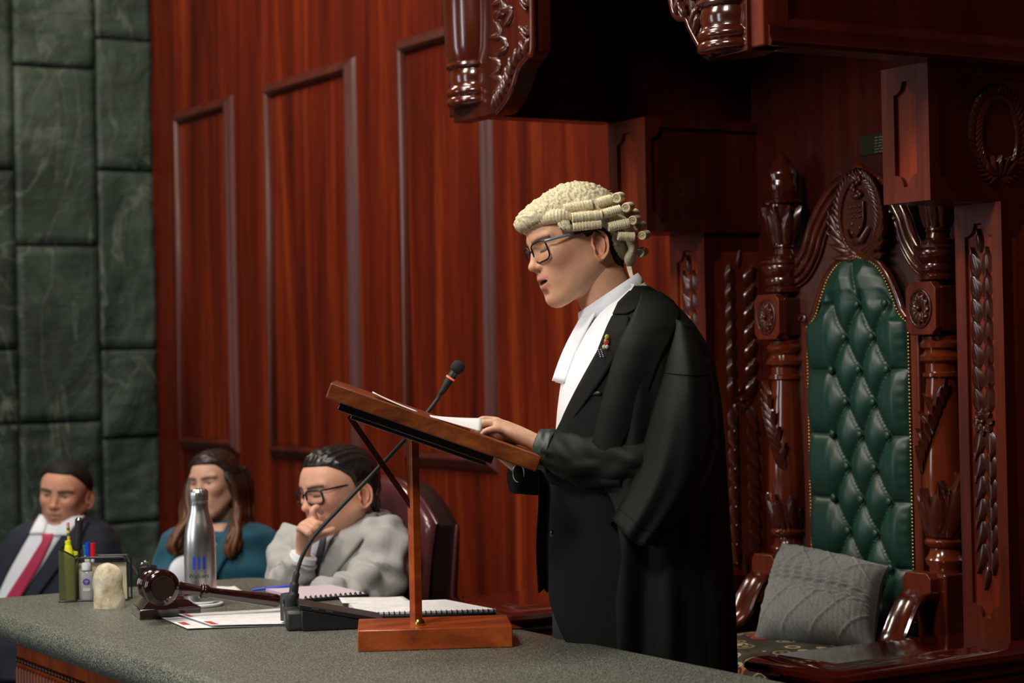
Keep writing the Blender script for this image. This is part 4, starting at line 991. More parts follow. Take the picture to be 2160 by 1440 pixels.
# stand collar: a band round the neck, wing joint at the front
neck_c = S(1290, 640, 0.0)
def ringpath(cx, cy, ax_, b, tilt, n=40, a0=0, a1=2 * PI):
    base = S(cx, cy, 0.0); out = []
    for k in range(n + 1):
        t = lerp(a0, a1, k / n); x = -math.cos(t) * ax_; out.append(base + RT * x - FW * b * math.sin(t) + UP * (-tilt * x * -1))
    return out
lo_ = ringpath(1293, 648, 0.068, 0.066, 0.62); up_ = ringpath(1283, 618, 0.062, 0.060, 0.66)
g = G().grid([lo_, [lerp(a, b, 0.5) + (lerp(a, b, 0.5) - neck_c).normalized() * 0.002 for a, b in zip(lo_, up_)], up_])
build('collar', g, M['shirt'], sh_, smooth=60, mods=[('solid', 'SOLIDIFY', {'thickness': 0.004, 'offset': 1})])
# bands: two white tabs hanging from the collar
def tab(name, pts_top, pts_bot, d0, d1, thick=0.003):
    P = []
    for j in range(13):
        t = j / 12; row = []
        for i in range(7):
            u = i / 6; px = lerp(lerp(pts_top[0][0], pts_top[1][0], u), lerp(pts_bot[0][0], pts_bot[1][0], u), t); py = lerp(lerp(pts_top[0][1], pts_top[1][1], u), lerp(pts_bot[0][1], pts_bot[1][1], u), t)
            px -= 9 * math.sin(PI * t) * 0.6; row.append(S(px, py, lerp(d0, d1, u) + 0.004 * math.sin(u * PI)))
        P.append(row)
    return build(name, G().grid(P), M['shirt'], sh_, smooth=60, mods=[('solid', 'SOLIDIFY', {'thickness': thick, 'offset': 0})])
tab('neck_band', ((1226, 668), (1256, 660)), ((1165, 803), (1192, 807)), -0.03, -0.075); tab('neck_band', ((1228, 662), (1240, 662)), ((1172, 806), (1196, 812)), 0.02, -0.02)
# suit jacket
Vedge = T([(600, 1338), (612, 1330), (640, 1303), (690, 1277), (740, 1257), (800, 1226), (870, 1193), (915, 1173), (945, 1163), (960, 1162)])
def cloth(name, TB, y0, y1, ny, edge, mtl, parent, foldf, thick, nphi=130, far_edge=None):
    P = []
    for j in range(ny + 1):
        py = lerp(y0, y1, j / ny); l, r, b, dc = prof_at(TB, py); cx = (l + r) / 2; ph0 = math.acos(max(-1, min(1, (cx - edge(py)) / ((r - l) / 2)))); 
        ph1 = -ph0 if far_edge is None else -far_edge(py)
        row = [surf(TB, py, phi=lerp(ph0, 2 * PI + ph1, i / nphi), off=foldf(lerp(ph0, 2 * PI + ph1, i / nphi), py)) for i in range(nphi + 1)]; P.append(row)
    return build(name, G().grid(P), mtl, parent, smooth=180, mods=[('solid', 'SOLIDIFY', {'thickness': thick, 'offset': 0})])
jk = cloth('jacket', TOR, 606, 1480, 110, lambda y: Vedge(y) if y < 960 else itp([(960, 1161), (1240, 1161), (1262, 1164), (1290, 1176), (1330, 1198), (1500, 1250)], y), M['jacket'], sp, lambda ph, y: 0.0015 * math.sin(ph * 9 + y * 0.01), 0.003)
cloth('trousers', TOR, 1235, 1500, 24, lambda y: 1161, mat('dark_green_grey_trousers', (0.022, 0.032, 0.026), 0.8), sp, lambda ph, y: -0.012 + 0.004 * math.sin(ph * 6), 0.003)
# lapel with its notch, pocket line, buttons
patch(TOR, 668, 940, lambda y: Vedge(y) - 1, T([(668, 1318), (690, 1318), (740, 1298), (800, 1262), (870, 1214), (940, 1163)]), 0.006, 30, 6, 'lapel', M['jacket'], jk, 0.003)
patch(TOR, 616, 664, lambda y: Vedge(y) - 1, T([(616, 1352), (640, 1345), (655, 1334), (664, 1316)]), 0.007, 14, 6, 'lapel_collar', M['jacket'], jk, 0.003)
patch(TOR, 820, 828, lambda y: 1233, lambda y: 1262, 0.004, 2, 4, 'breast_pocket', M['black'], jk, 0.001)
def disc_on(TB, px, py, r, off, name, mtl, parent, h=0.003):
    c = surf(TB, py, px=px, off=off); g = G(); g.ball(c, (r, h, r), 14, 8, Matrix(((RT.x, FW.x, 0), (RT.y, FW.y, 0), (0, 0, 1)))); return build(name, g, mtl, parent, smooth=180)
b_ = disc_on(TOR, 1171, 1115, 0.0095, 0.004, 'button', mat('navy_button', (0.01, 0.02, 0.035), 0.15, coat=0.8), jk)
# lapel pins
pin = disc_on(TOR, 1277, 722, 0.006, 0.013, 'lapel_pin', mat('pin_red', (0.5, 0.06, 0.03), 0.3), jk, 0.002)
for (px, py, r, c) in ((1279, 711, 0.0058, (0.75, 0.7, 0.12)), (1273, 731, 0.0052, (0.7, 0.66, 0.5)), (1278, 731, 0.0045, (0.75, 0.72, 0.6)), (1276, 718, 0.004, (0.75, 0.25, 0.1))):
    cc = surf(TOR, py, px=px, off=0.014); g = G(); g.ball(cc, (r, 0.002, r), 10, 6); build('pin_detail', g, mat('pin_enamel', c, 0.3), pin, smooth=180)
g = G(); 
for k in range(5):
    for j in range(2):
        a = surf(TOR, 736 + k * 3.6, px=1261 + j * 5 + k * 0.9, off=0.011); g.ball(a, (0.0023, 0.0015, 0.0015), 6, 4)
build('name_pin', g, mat('pin_silver', (0.6, 0.62, 0.65), 0.3, 0.5), jk, smooth=60)
# gown
def gfold(ph, y):
    t = min(max((y - 640) / 300, 0), 1); t2 = min(max((y - 900) / 350, 0), 1)
    return 0.004 + t * (0.006 * math.sin(ph * 11 + 0.004 * y) + 0.004 * math.sin(ph * 19 - 1.0)) + t2 * (0.012 * math.sin(ph * 13 + 0.6 + 0.002 * y) + 0.006 * abs(math.sin(ph * 7)))
Gedge = T([(604, 1346), (620, 1348), (640, 1342), (680, 1322), (720, 1301), (770, 1285), (830, 1270), (930, 1247), (1000, 1262), (1060, 1290), (1150, 1303), (1230, 1292), (1320, 1294), (1500, 1296)])
gw = cloth('gown', GWN, 606, 1480, 150, Gedge, M['black_cloth'], sp, gfold, 0.003, 240)
# broad smooth facing of the gown down the front, and the yoke flap over the shoulder
patch(GWN, 618, 1010, lambda y: Gedge(y) - 2, T([(618, 1392), (640, 1410), (668, 1418), (700, 1404), (760, 1375), (830, 1350), (930, 1300), (1010, 1300)]), 0.010, 40, 14, 'gown_facing', M['black_cloth'], gw, 0.003, fold=lambda x, y: 0.005 * math.sin((x - Gedge(y)) / 17.0) * min(1, (y - 618) / 200))
# far side of the open gown hanging down in front, with its notched ends
P = []
for j in range(25):
    py = lerp(985, 1250, j / 24); row = []
    for i in range(9):
        u = i / 8; px = lerp(1133, 1168, u) + 2.5 * math.sin(j * 0.3); yy_ = py - (10 * (1 - abs(2 * ((u * 1.5) % 1) - 1)) if j == 24 else 0)
        row.append(S(px, yy_, 0.03 + 0.02 * math.sin(u * 4)))
    P.append(row)
build('gown_streamer', G().grid(P), M['jacket'], gw, smooth=60, mods=[('solid', 'SOLIDIFY', {'thickness': 0.004})])
# bell sleeve of the near arm
Lb = [(1418, 672), (1400, 735), (1386, 800), (1368, 865), (1352, 930), (1338, 985), (1314, 1050), (1288, 1102)]
Rb = [(1452, 686), (1480, 740), (1502, 800), (1512, 870), (1512, 940), (1488, 1020), (1438, 1092), (1382, 1158)]
bb = [0.055, 0.085, 0.10, 0.105, 0.105, 0.10, 0.095, 0.085]
dc_ = [-0.14, -0.165, -0.18, -0.19, -0.195, -0.2, -0.2, -0.2]
def dense(tab, n): return [v for v in cr([Vector((*t, 0)) if len(t) == 2 else Vector(t) for t in tab], n)]
Ld, Rd = dense(Lb, 10), dense(Rb, 10); bd = [v.x for v in dense([(b, 0) for b in bb], 10)]; dd = [v.x for v in dense([(b, 0) for b in dc_], 10)]
rings = []; n = 90
for i in range(len(Ld)):
    t = i / (len(Ld) - 1); a_ = S(Ld[i].x, Ld[i].y, dd[i]); b_2 = S(Rd[i].x, Rd[i].y, dd[i]); c_ = (a_ + b_2) / 2; ax_ = (b_2 - a_) / 2
    row = []
    for k in range(n):
        ph = 2 * PI * k / n; cs, sn = math.cos(ph), math.sin(ph)
        fo = 1 + t * (0.055 * math.sin(ph * 5 + 2.2 * t + 0.5) + 0.04 * math.sin(ph * 9 - 3 * t)) * (abs(sn) ** 0.5)
        row.append(c_ - ax_ * cs * (1 + 0.01 * math.sin(9 * t)) - FW * bd[i] * sn * fo + UP * 0.008 * t * math.sin(ph * 3))
    rings.append(row)
slv = build('bell_sleeve', G().loft(rings, True, False), M['black_cloth'], gw, smooth=180, mods=[('solid', 'SOLIDIFY', {'thickness': 0.003})])
# hem and seam bands
g = G()
for off_ in (2, 6): g.tube([rings[-off_][k % n] + (rings[-off_][k % n] - sum(rings[-off_], Vector()) / n).normalized() * 0.0015 for k in range(n + 1)], 0.0009, 5)
build('hem_stitching', g, M['jacket'], slv, smooth=60)
g = G(); g.tube([rings[i][4] - FW * 0.003 for i in range(38, len(rings))], 0.0011, 5); g.tube([rings[18][k] - FW * 0.003 for k in range(8, 40)], 0.0011, 5); build('seam', g, M['jacket'], slv, smooth=60)
# jacket forearm with gathered creases, cuff, and the second arm behind
def sleeve(path, rads, name, parent, mtl, crease=0.004, n=40, seed=0):
    C = cr(path, 9); Rr = np.interp(np.linspace(0, 1, len(C)), np.linspace(0, 1, len(rads)), rads); rings = []; u0 = UP
    for i, p in enumerate(C):
        t = (C[min(i + 1, len(C) - 1)] - C[max(i - 1, 0)]).normalized(); x = t.cross(u0).normalized(); y = x.cross(t)
        rings.append([p + (x * math.cos(2 * PI * k / n) + y * math.sin(2 * PI * k / n)) * (Rr[i] + crease * mnoise.noise(Vector((i * 0.22 + k * 0.12 * math.copysign(1, math.sin(k * 0.15)), math.cos(2 * PI * k / n) * 1.3, seed + math.sin(2 * PI * k / n) * 1.3))) * 2) for k in range(n)])
    return build(name, G().loft(rings), mtl, parent, smooth=180)
sleeve([S(1440, 760, -0.17), S(1440, 880, -0.19), S(1415, 965, -0.2), S(1340, 972, -0.19), S(1240, 968, -0.165), S(1158, 950, -0.13)], [0.06, 0.06, 0.06, 0.056, 0.052, 0.044], 'jacket_sleeve', jk, M['black_cloth'], 0.008)
cf = sleeve([S(1166, 952, -0.13), S(1150, 948, -0.125), S(1134, 944, -0.12)], [0.047, 0.044, 0.041], 'cuff', jk, mat('cuff_satin', (0.02, 0.028, 0.026), 0.5), 0.001)
# gown sleeve edge sweeping under the forearm
P = []
for j in range(25):
    t = j / 24; px = lerp(1136, 1345, t); yt = itp([(1136, 935), (1160, 968), (1210, 992), (1280, 985), (1345, 965)], px); yb_ = itp([(1136, 985), (1160, 1020), (1210, 1036), (1280, 1030), (1345, 1010)], px)
    P.append([S(px, lerp(yt, yb_, i / 5), -0.175 + 0.05 * (i / 5) ** 1.5 + 0.02 * (1 - t)) for i in range(6)])
build('sleeve_underfold', G().grid(P), M['jacket'], jk, smooth=180, mods=[('solid', 'SOLIDIFY', {'thickness': 0.004})])
sleeve([S(1260, 985, 0.1), S(1180, 1004, 0.1), S(1082, 1006, 0.06)], [0.05, 0.042, 0.036], 'far_sleeve', jk, M['jacket'], 0.003)
g = G(); bc = S(1094, 1000, 0.055)
g.tube([S(1094, 997, 0.03) + RT * 0.012 * math.cos(t) + UP * 0.02 * math.sin(t) - FW * 0.004 * math.sin(t) for t in [2 * PI * k / 20 for k in range(21)]], 0.0022, 8); build('wrist_chain', g, M['silver'], sp, smooth=60)
g = G(); g.tube([S(1360, 700, -0.0), S(1362, 700, -0.0)], 0.001, 4)
# far arm's body: hand resting on the board, near hand with five bent fingers
def hand(name, W_, Kn, tips, thumb, parent, mtl, rp=(0.028, 0.017), fr_=0.0085, side=None, nails=True):
    """W_: wrist point, Kn: four knuckles, tips: for each finger (pip, dip, tip), thumb: 4 points"""
    g = G(); kc = sum(Kn, Vector()) / 4; sd = (Kn[3] - Kn[0]).normalized()
    rings = []; ax_ = (kc - W_).normalized(); nrm = ax_.cross(sd).normalized()
    if nrm.z < 0: nrm = -nrm
    for t, wx, wy in ((-0.9, 0.025, 0.021), (-0.3, 0.0245, 0.019), (0.0, 0.025, 0.018), (0.35, 0.031, 0.0185), (0.7, 0.036, 0.017), (1.0, 0.037, 0.0135), (1.12, 0.034, 0.009)):
        c = W_ + (kc - W_) * t; rings.append([c + sd * wx * math.cos(2 * PI * k / 20) + nrm * wy * math.sin(2 * PI * k / 20) for k in range(20)])
    g.loft(rings)
    for i in range(4):
        r = fr_ * (1.0, 1.02, 0.97, 0.86)[i]; a = W_ + (Kn[i] - W_) * 0.55
        g.tube(cr([a, Kn[i], *tips[i]], 5), [r * 0.9] * 4 + [r * 1.15, r * 1.22, r * 1.12] + [r] * 4 + [r * 0.93] * 5 + [r * 0.85, r * 0.8, r * 0.74, r * 0.6, r * 0.3][:5] + [r * 0.2] * 0, 12) if False else None
        C = cr([a, Kn[i], *tips[i]], 5); m_ = len(C); R_ = []
        for j in range(m_):
            s_ = j / 5; base = r * (1.08 - 0.07 * max(0, s_ - 1)); base += r * 0.13 * (math.exp(-((s_ - 1) / 0.25) ** 2) + math.exp(-((s_ - 2) / 0.22) ** 2) + 0.6 * math.exp(-((s_ - 3) / 0.22) ** 2)); R_.append(base * (1 if j < m_ - 1 else 0.55))
        g.tube(C, R_, 12); g.ball(C[-1], R_[-2] * 0.92, 12, 8)
    C = cr(thumb, 5); g.tube(C, [lerp(0.0135, 0.009, j / (len(C) - 1)) for j in range(len(C))], 12); g.ball(C[-1], 0.0088, 12, 8)
    o = build(name, g, mtl, parent, smooth=180, mods=[('join', 'REMESH', {'mode': 'VOXEL', 'voxel_size': 0.0019, 'use_smooth_shade': True}), ('soft', 'SMOOTH', {'factor': 0.6, 'iterations': 5})])
    return o
SKH = head_material('hand_skin', q1['skin'], 0, 0)
NTs, NLs, NBs = NT(SKH)
nz = noisetex(SKH, 45, (1, 1, 1), 3); NLs.new(ramp(SKH, nz, [(0.3, (0.54, 0.29, 0.18)), (0.7, (0.66, 0.40, 0.27))]), NBs.inputs['Base Color'])
W1 = S(1122, 929, -0.11)
Kn = [S(1042, 893, -0.045), S(1047, 889, -0.068), S(1048, 893, -0.09), S(1050, 904, -0.110)]
tips = [(S(1020, 890, -0.043), S(1008, 897, -0.043), S(1001, 906, -0.042)), (S(1020, 886, -0.066), S(1007, 892, -0.066), S(1000, 903, -0.065)),
        (S(1020, 893, -0.088), S(1009, 903, -0.088), S(1010, 915, -0.086)), (S(1028, 909, -0.108), S(1018, 917, -0.108), S(1024, 925, -0.106))]
th_ = [S(1100, 925, -0.07), S(1072, 925, -0.045), S(1045, 915, -0.035), S(1018, 912, -0.03)]
hand('hand', W1, Kn, tips, th_, sp, SKH)
W2 = S(1085, 975, 0.075); Kn2 = [S(1030, 925, 0.10), S(1028, 924, 0.08), S(1030, 928, 0.06), S(1034, 936, 0.042)]
tips2 = [tuple(k + RT * -0.018 * j - UP * 0.006 * j for j in (1, 2, 3)) for k in Kn2]
hand('hand', W2, Kn2, tips2, [S(1070, 955, 0.05), S(1050, 945, 0.03), S(1035, 942, 0.02), S(1020, 940, 0.012)], sp, SKH)
# ================================================================== BENCH TOP AND DESK
def proj(P):
    d = MR.inverted() @ (Vector(P) - Vector((0, 0, CZ))); return (1080 + FPX * d.x / -d.z, 720 - FPX * d.y / -d.z)
ZD = 0.80
bench = thing('judges_bench', 'long bench with speckled grey green counter and reeded wooden front', 'bench', (1.9, 2.5, 0))
def rrect(x0, x1, y0, y1, r, n=8):
    pts = []
    for (cx, cy, a0) in ((x1 - r, y1 - r, 0), (x0 + r, y1 - r, PI / 2), (x0 + r, y0 + r, PI), (x1 - r, y0 + r, 1.5 * PI)):
        for k in range(n + 1): a = a0 + PI / 2 * k / n; pts.append((cx + r * math.cos(a), cy + r * math.sin(a)))
    return pts
rings = []; R_ = 0.036
for k in range(13):
    a = -PI / 2 + PI * k / 12; o_ = R_ * math.cos(a) - R_; z = ZD - R_ + R_ * math.sin(a)
    rings.append([(x, y, z) for x, y in rrect(1.452 - o_, 2.318 + o_, -1.2, 5.145 + o_, 0.10 + o_)])
build('countertop', G().loft(rings), M['counter'], bench, smooth=40)
yE = U(32, 1370, X=1.56).y
bf = build('front_panel', G().box((1.565, -1.2, 0.0), (1.60, yE, 0.73)), M['desk_wood'], bench, smooth=0)
build('end_panel', G().box((1.60, yE - 0.04, 0.0), (2.24, yE, 0.73)), M['desk_wood'], bench, smooth=0)
build('back_panel', G().box((2.22, -1.2, 0.0), (2.25, yE, 0.73)), M['desk_wood'], bench, smooth=0)
zr = U(40, 1392, X=1.56).z
reed = G(); reed.lathe([(0.010, 0), (0.010, zr - 0.12), (0.004, zr - 0.115)], Matrix.Identity(4), 10, PI / 2, 1.5 * PI)
rm = mesh_only('reed', reed, M['desk_wood'], 180)
bd_ = G(); bd_.ball((0, 0, 0), (0.006, 0.011, 0.006), 8, 6, Matrix.Rotation(0.5, 3, 'X')); bdm = mesh_only('rope_bead', bd_, M['frame_wood'], 180)
for k in range(60):
    y = yE - 0.014 - k * 0.0235; inst('reed', rm, bf, Matrix.Translation((1.566, y, 0.10)))
    inst('rope_bead', bdm, bf, Matrix.Translation((1.561, y, zr)))
def on(px, py, z=0.0): return U(px, py, Z=ZD + z)

# ---------------------------------------------------------------- lectern
A = on(755, 1375); Bp = on(1082, 1365); ex = (Bp - A).normalized(); ey = Vector((-ex.y, ex.x, 0))
if ey.dot(FW) < 0: ey = -ey
LB = (Bp - A).length; hb = 0.044
lec = thing('tabletop_lectern', 'wooden tabletop lectern with slanted board on a slim post', 'lectern', A + ex * LB / 2 + ey * 0.09)
def fbox(name, o, x, y, z, a, b, mtl, parent, bevel=0.0, **kw):
    return build(name, G().box(a, b, AX(o, x, y, z)), mtl, parent, bevel=bevel, **kw)
fbox('base', A, ex, ey, UP, (0, 0, 0), (LB, 0.185, hb), M['lectern_wood'], lec, 0.0022)
# post stands in the middle of the base
Pp = U(878, 1318, Z=ZD + hb); pr_ = (ex * 0.8 + ey * 0.6).normalized(); pq = Vector((-pr_.y, pr_.x, 0))
bL_ = U(698, 806, D=3.99); k_ = ex.dot(FW) / ex.dot(RT)
# right end of the board on the same vertical plane as its left end
best = None
for i in range(400):
    d_ = 3.9 + i * 0.001; q = U(1143, 963, D=d_); v = q - bL_; err = abs(v.dot(FW) - k_ * v.dot(RT))
    if best is None or err < best[0]: best = (err, q)
bR_ = best[1]; bx_ = (bR_ - bL_).normalized(); LBd = (bR_ - bL_).length; bn = bx_.cross(ey); bn = bn if bn.z > 0 else -bn; bn.normalize()
w_ = 0.2
for i in range(60):
    w_ = 0.15 + i * 0.005
    if proj(bL_ + ey * w_)[0] < 655: break
TBd = 0.033
fbox('board', bL_, bx_, ey, bn, (0, 0, -TBd), (LBd, w_, 0), M['lectern_edge'], lec, 0.003)
fbox('under_frame', bL_, bx_, ey, bn, (0.03, 0.018, -TBd - 0.016), (LBd - 0.09, w_ - 0.02, -TBd + 0.0005), M['gavel_wood'], lec, 0.002)
fbox('under_rail', bL_, bx_, ey, bn, (0.06, 0.026, -TBd - 0.024), (LBd - 0.10, w_ - 0.05, -TBd - 0.0155), M['gavel_wood'], lec, 0.002)
# height of the underside above the post
rel = (Pp - bL_).dot(Vector((bx_.x, bx_.y, 0)).normalized()) / math.hypot(bx_.x, bx_.y); zu = bL_.z + bx_.z * rel - (TBd + 0.02) / bn.z
hp = zu - Pp.z
fbox('post', Pp, pr_, pq, UP, (-0.0095, -0.0095, -0.002), (0.0095, 0.0095, hp + 0.01), M['lectern_wood'], lec, 0.001)
t0 = U(868, 1068, D=(Pp - Vector((0, 0, 0))).dot(FW)); t1 = Pp + Vector((0, 0, 0)); lat = (U(742, 885, D=Pp.dot(FW)) - t0)
bd2 = lat.normalized(); by = ey; bz2 = bd2.cross(by).normalized()
fbox('brace', t0, bd2, by, bz2, (0, -0.008, -0.006), (lat.length + 0.01, 0.008, 0.006), M['throne_wood'], lec, 0.001)
g = G().ball(Pp + Vector((0, 0, 0.004)) - pq * 0.012, (0.012, 0.008, 0.012), 8, 6); build('bracket', g, M['brass'], lec, smooth=180)
# sheets on the board
def board_pt(a, b, h): return bL_ + bx_ * a + ey * b + bn * h
def sheet(name, f, mtl, label, cat='paper', nx=14, ny=8, group=None, thick=0.0006):
    P = [[f(i / nx, j / ny) for i in range(nx + 1)] for j in range(ny + 1)]
    o = build(name, G().grid(P), mtl, None, smooth=180, mods=[('solid', 'SOLIDIFY', {'thickness': thick, 'offset': 1})]); return tag(o, label, cat, group)
sheet('paper_sheet', lambda u, v: board_pt(0.085 + 0.10 * u, 0.03 + 0.12 * v, 0.0005 + 0.007 * (1 - u) ** 2), M['paper'], 'white sheet at the upper end of the lectern board')
sheet('paper_sheet', lambda u, v: board_pt(0.213 + 0.105 * u, 0.02 + 0.13 * v, 0.0008 + 0.030 * u ** 1.2 * (0.2 + 0.8 * v)), M['paper'], 'curled page held under the reading man\'s fingers on the lectern')

# ---------------------------------------------------------------- gooseneck microphone
mic = thing('gooseneck_microphone', 'black gooseneck desk microphone with an orange ring behind the lectern', 'microphone', on(640, 1328))
o_ = on(636, 1332); mx = (RT * 0.985 + FW * 0.17).normalized(); my = Vector((-mx.y, mx.x, 0))
prof = [(0.0, 0.004), (0.006, 0.0), (0.175, 0.0), (0.178, 0.012), (0.172, 0.016), (0.0, 0.050)]
Fm = AX(o_, mx, UP, -my)   # local x along, y up, z towards camera
build('base', G().prism(prof, Fm, -0.115, 0.0), M['black'], mic, bevel=0.004)
build('base_heel', G().prism([(-0.034, 0.006), (-0.026, 0.0), (0.02, 0.0), (0.02, 0.045), (-0.034, 0.045)], Fm, -0.10, -0.012), M['grey_plastic'], mic, bevel=0.008)
ct = G().prism([(-0.004, 0.050), (0.184, 0.012), (0.184, 0.02), (-0.004, 0.0615)], Fm, -0.118, 0.003); cpn = build('control_panel', ct, M['black'], mic, bevel=0.002)
for k in range(2):
    c = Fm @ Vector((0.03 + 0.032 * k, 0.0485 - 0.0065 * k, 0.004)); g = G().tube([c - mx * 0.008 + UP * 0.0017, c + mx * 0.008 - UP * 0.0017], 0.0022, 8); build('key', g, M['grey_plastic'], cpn, smooth=60)
g = G().lathe([(0.0, 0.0), (0.021, 0), (0.021, 0.055), (0.019, 0.06), (0.015, 0.061)], Matrix.Translation(on(613, 1322) + my * 0.03 + UP * 0.012), 20); sk = build('socket', g, M['grey_plastic'], mic, smooth=40)
g = G().lathe([(0, 0), (0.0095, 0), (0.0095, 0.002), (0.008, 0.003), (0, 0.003)], AX(U(600, 1271, D=4.448), FW, UP, (-RT * 0.75 - FW * 0.66).normalized()), 20); build('button', g, M['silver'], sk, smooth=40)
DG = 4.46
neck = [U(a, b, D=DG) for a, b in ((618, 1262), (621, 1235), (627, 1205), (640, 1168), (668, 1124), (720, 1068), (790, 995), (860, 920), (915, 852), (928, 832))]
C = cr(neck, 8); n_ = len(C); rad = [0.0135 if i < 4 else (0.0105 if i < 10 else (0.0075 if i < 16 else (0.0046 if i < n_ - 3 else 0.0048))) for i in range(n_)]
build('gooseneck', G().tube(C, rad, 12), M['grey_plastic'], mic, smooth=50)
hd_ = [U(a, b, D=DG) for a, b in ((926, 834), (935, 822), (946, 803), (953, 793), (961, 781))]
build('stem', G().tube(hd_, [0.0046, 0.0075, 0.0095, 0.0095, 0.0095], 16), M['black_matte'], mic, smooth=50)
dr = (hd_[-1] - hd_[0]).normalized(); rc = U(950, 797, D=DG)
build('light_ring', G().tube([rc - dr * 0.0022, rc + dr * 0.0022], 0.0108, 20), mat('orange_ring', (0.9, 0.16, 0.08), 0.4, emit=((1, 0.2, 0.1), 0.35)), mic, smooth=40, label='glowing orange ring')
zx = dr; xx = zx.cross(UP).normalized(); yy2 = zx.cross(xx)
g = G().lathe([(0.0, 0.0), (0.011, 0.0), (0.0145, 0.006), (0.0152, 0.014), (0.0135, 0.022), (0.008, 0.0265), (0, 0.028)], AX(U(959, 784, D=DG), xx, yy2, zx), 24)
m = mat('foam', (0.008, 0.012, 0.012), 0.9); bump(m, noisetex(m, 700, (1, 1, 1), 2), 0.6, 0.001); build('foam_windshield', g, m, mic, smooth=60)
g = G()
for k in range(3): c = U(956, 789, D=DG) + dr * (0.003 * k - 0.002); g.tube([c - dr * 0.0005, c + dr * 0.0005], 0.0101, 16)
build('grille_lines', g, M['silver'], mic, smooth=40)

# ---------------------------------------------------------------- gavel and sound block
ga = -FW * 0.90 + RT * 0.42; ga.normalize(); gh = Vector((-ga.y, ga.x, 0)); gh = gh if gh.dot(RT) > 0 else -gh
cA = on(295, 1308); sbx = (on(424, 1300) - cA); sL = sbx.length; sbx.normalize(); sby = Vector((-sbx.y, sbx.x, 0)); sby = sby if sby.dot(FW) > 0 else -sby
sb = thing('sound_block', 'square dark wooden sound block under the gavel', 'block', cA + sbx * sL / 2 + sby * sL / 2)
fbox('foot', cA, sbx, sby, UP, (0, 0, 0), (sL, sL, 0.024), M['gavel_wood'], sb, 0.002)
Mx = AX(cA + sbx * sL / 2 + sby * sL / 2, sbx, sby, UP); g = G(); rr = []
for s_, z in ((sL / 2 - 0.004, 0.024), (sL / 2 - 0.012, 0.028), (sL / 2 - 0.022, 0.037), (sL / 2 - 0.028, 0.040), (0.03, 0.041)):
    rr.append([Mx @ Vector((a * s_, b * s_, z)) for a, b in ((1, 1), (-1, 1), (-1, -1), (1, -1))])
build('stepped_top', g.loft(rr), M['gavel_wood'], sb, smooth=20)
gv = thing('gavel', 'polished dark wooden gavel lying across the sound block', 'gavel', on(335, 1290))
gc = U(332, 1237, D=4.62); gc = Vector((gc.x, gc.y, ZD + 0.041 + 0.0425)); zt_ = ga; Fg = AX(gc, gh, zt_.cross(gh), zt_)
pr = [(0, -0.052), (0.026, -0.052), (0.034, -0.048), (0.037, -0.042), (0.034, -0.036), (0.0375, -0.034), (0.038, -0.030), (0.034, -0.027), (0.032, -0.022), (0.0325, 0.0), (0.034, 0.012), (0.0375, 0.015), (0.0385, 0.019), (0.037, 0.022), (0.0395, 0.025), (0.041, 0.029), (0.040, 0.033), (0.042, 0.038), (0.0415, 0.044), (0.036, 0.050), (0.028, 0.0525), (0.0265, 0.0505), (0, 0.0505)]
build('head', G().lathe(pr, Fg, 40), M['gavel_wood'], gv, smooth=50)
he = U(592, 1268, D=4.62 + 0.1); hdv = (he - gc); hl = hdv.length; hz = hdv.normalized(); hx = hz.cross(UP).normalized(); Fh = AX(gc, hx, hz.cross(hx), hz)
k0 = 0.036
pr = [(0.012, 0.03), (0.017, k0 + 0.002), (0.019, k0 + 0.008), (0.0165, k0 + 0.013), (0.0175, k0 + 0.016), (0.0165, k0 + 0.03), (0.012, k0 + 0.058), (0.0115, k0 + 0.064), (0.0175, k0 + 0.067), (0.0185, k0 + 0.071), (0.0165, k0 + 0.074), (0.018, k0 + 0.078), (0.0165, k0 + 0.083), (0.012, k0 + 0.088), (0.0125, k0 + 0.12), (0.0155, hl - 0.03), (0.0165, hl - 0.012), (0.014, hl - 0.004), (0.010, hl)]
build('handle', G().lathe(pr, Fh, 24), M['gavel_wood'], gv, smooth=50)

# ---------------------------------------------------------------- bottle on its coaster
co = on(424, 1277); co_t = tag(build('coaster', G().lathe([(0, 0), (0.052, 0), (0.055, 0.003), (0.055, 0.007), (0.050, 0.0085), (0.047, 0.006), (0, 0.006)], Matrix.Translation(co), 40), M['shirt'], None, smooth=40), 'round white coaster under the steel bottle', 'coaster')
bo = co + Vector((0, 0, 0.0065)) ; bt = thing('water_bottle', 'tall brushed steel water bottle with blue bars printed on it', 'bottle', bo)
sB = 4200 / co.dot(FW)
def hy(py): return (1268 - py) / sB
pb = [(0, 0), (0.034, 0), (0.0385, 0.003), (0.0385, 0.008), (0.039, 0.02), (0.039, hy(1160)), (0.0385, hy(1140)), (0.0365, hy(1118)), (0.031, hy(1095)), (0.0245, hy(1078)), (0.0225, hy(1068)), (0.0222, hy(1061))]
body = build('body', G().lathe(pb, Matrix.Translation(bo), 64), M['steel'], bt, smooth=60)
g = G(); n = 64; rr = []
for r, py in ((0.021, 1061), (0.0225, 1060), (0.0225, 1056), (0.021, 1055), (0.021, 1053), (0.0232, 1052), (0.0235, 1040), (0.0232, 1034), (0.020, 1029), (0.015, 1027), (0.0, 1026.5)):
    rr.append([bo + Vector((max(r, 1e-4) * math.cos(2 * PI * k / n) * (1 - (0.045 if 1028.5 < py < 1036 else 0.0) * (abs(math.sin(k * PI / 4)) > 0.8)), max(r, 1e-4) * math.sin(2 * PI * k / n) * (1 - (0.045 if 1028.5 < py < 1036 else 0) * (abs(math.sin(k * PI / 4)) > 0.8)), hy(py))) for k in range(n)])
build('cap', g.loft(rr), M['steel'], bt, smooth=40, label='ribbed steel screw cap')
view = -(co.normalized()); va = math.atan2(-co.y, -co.x)
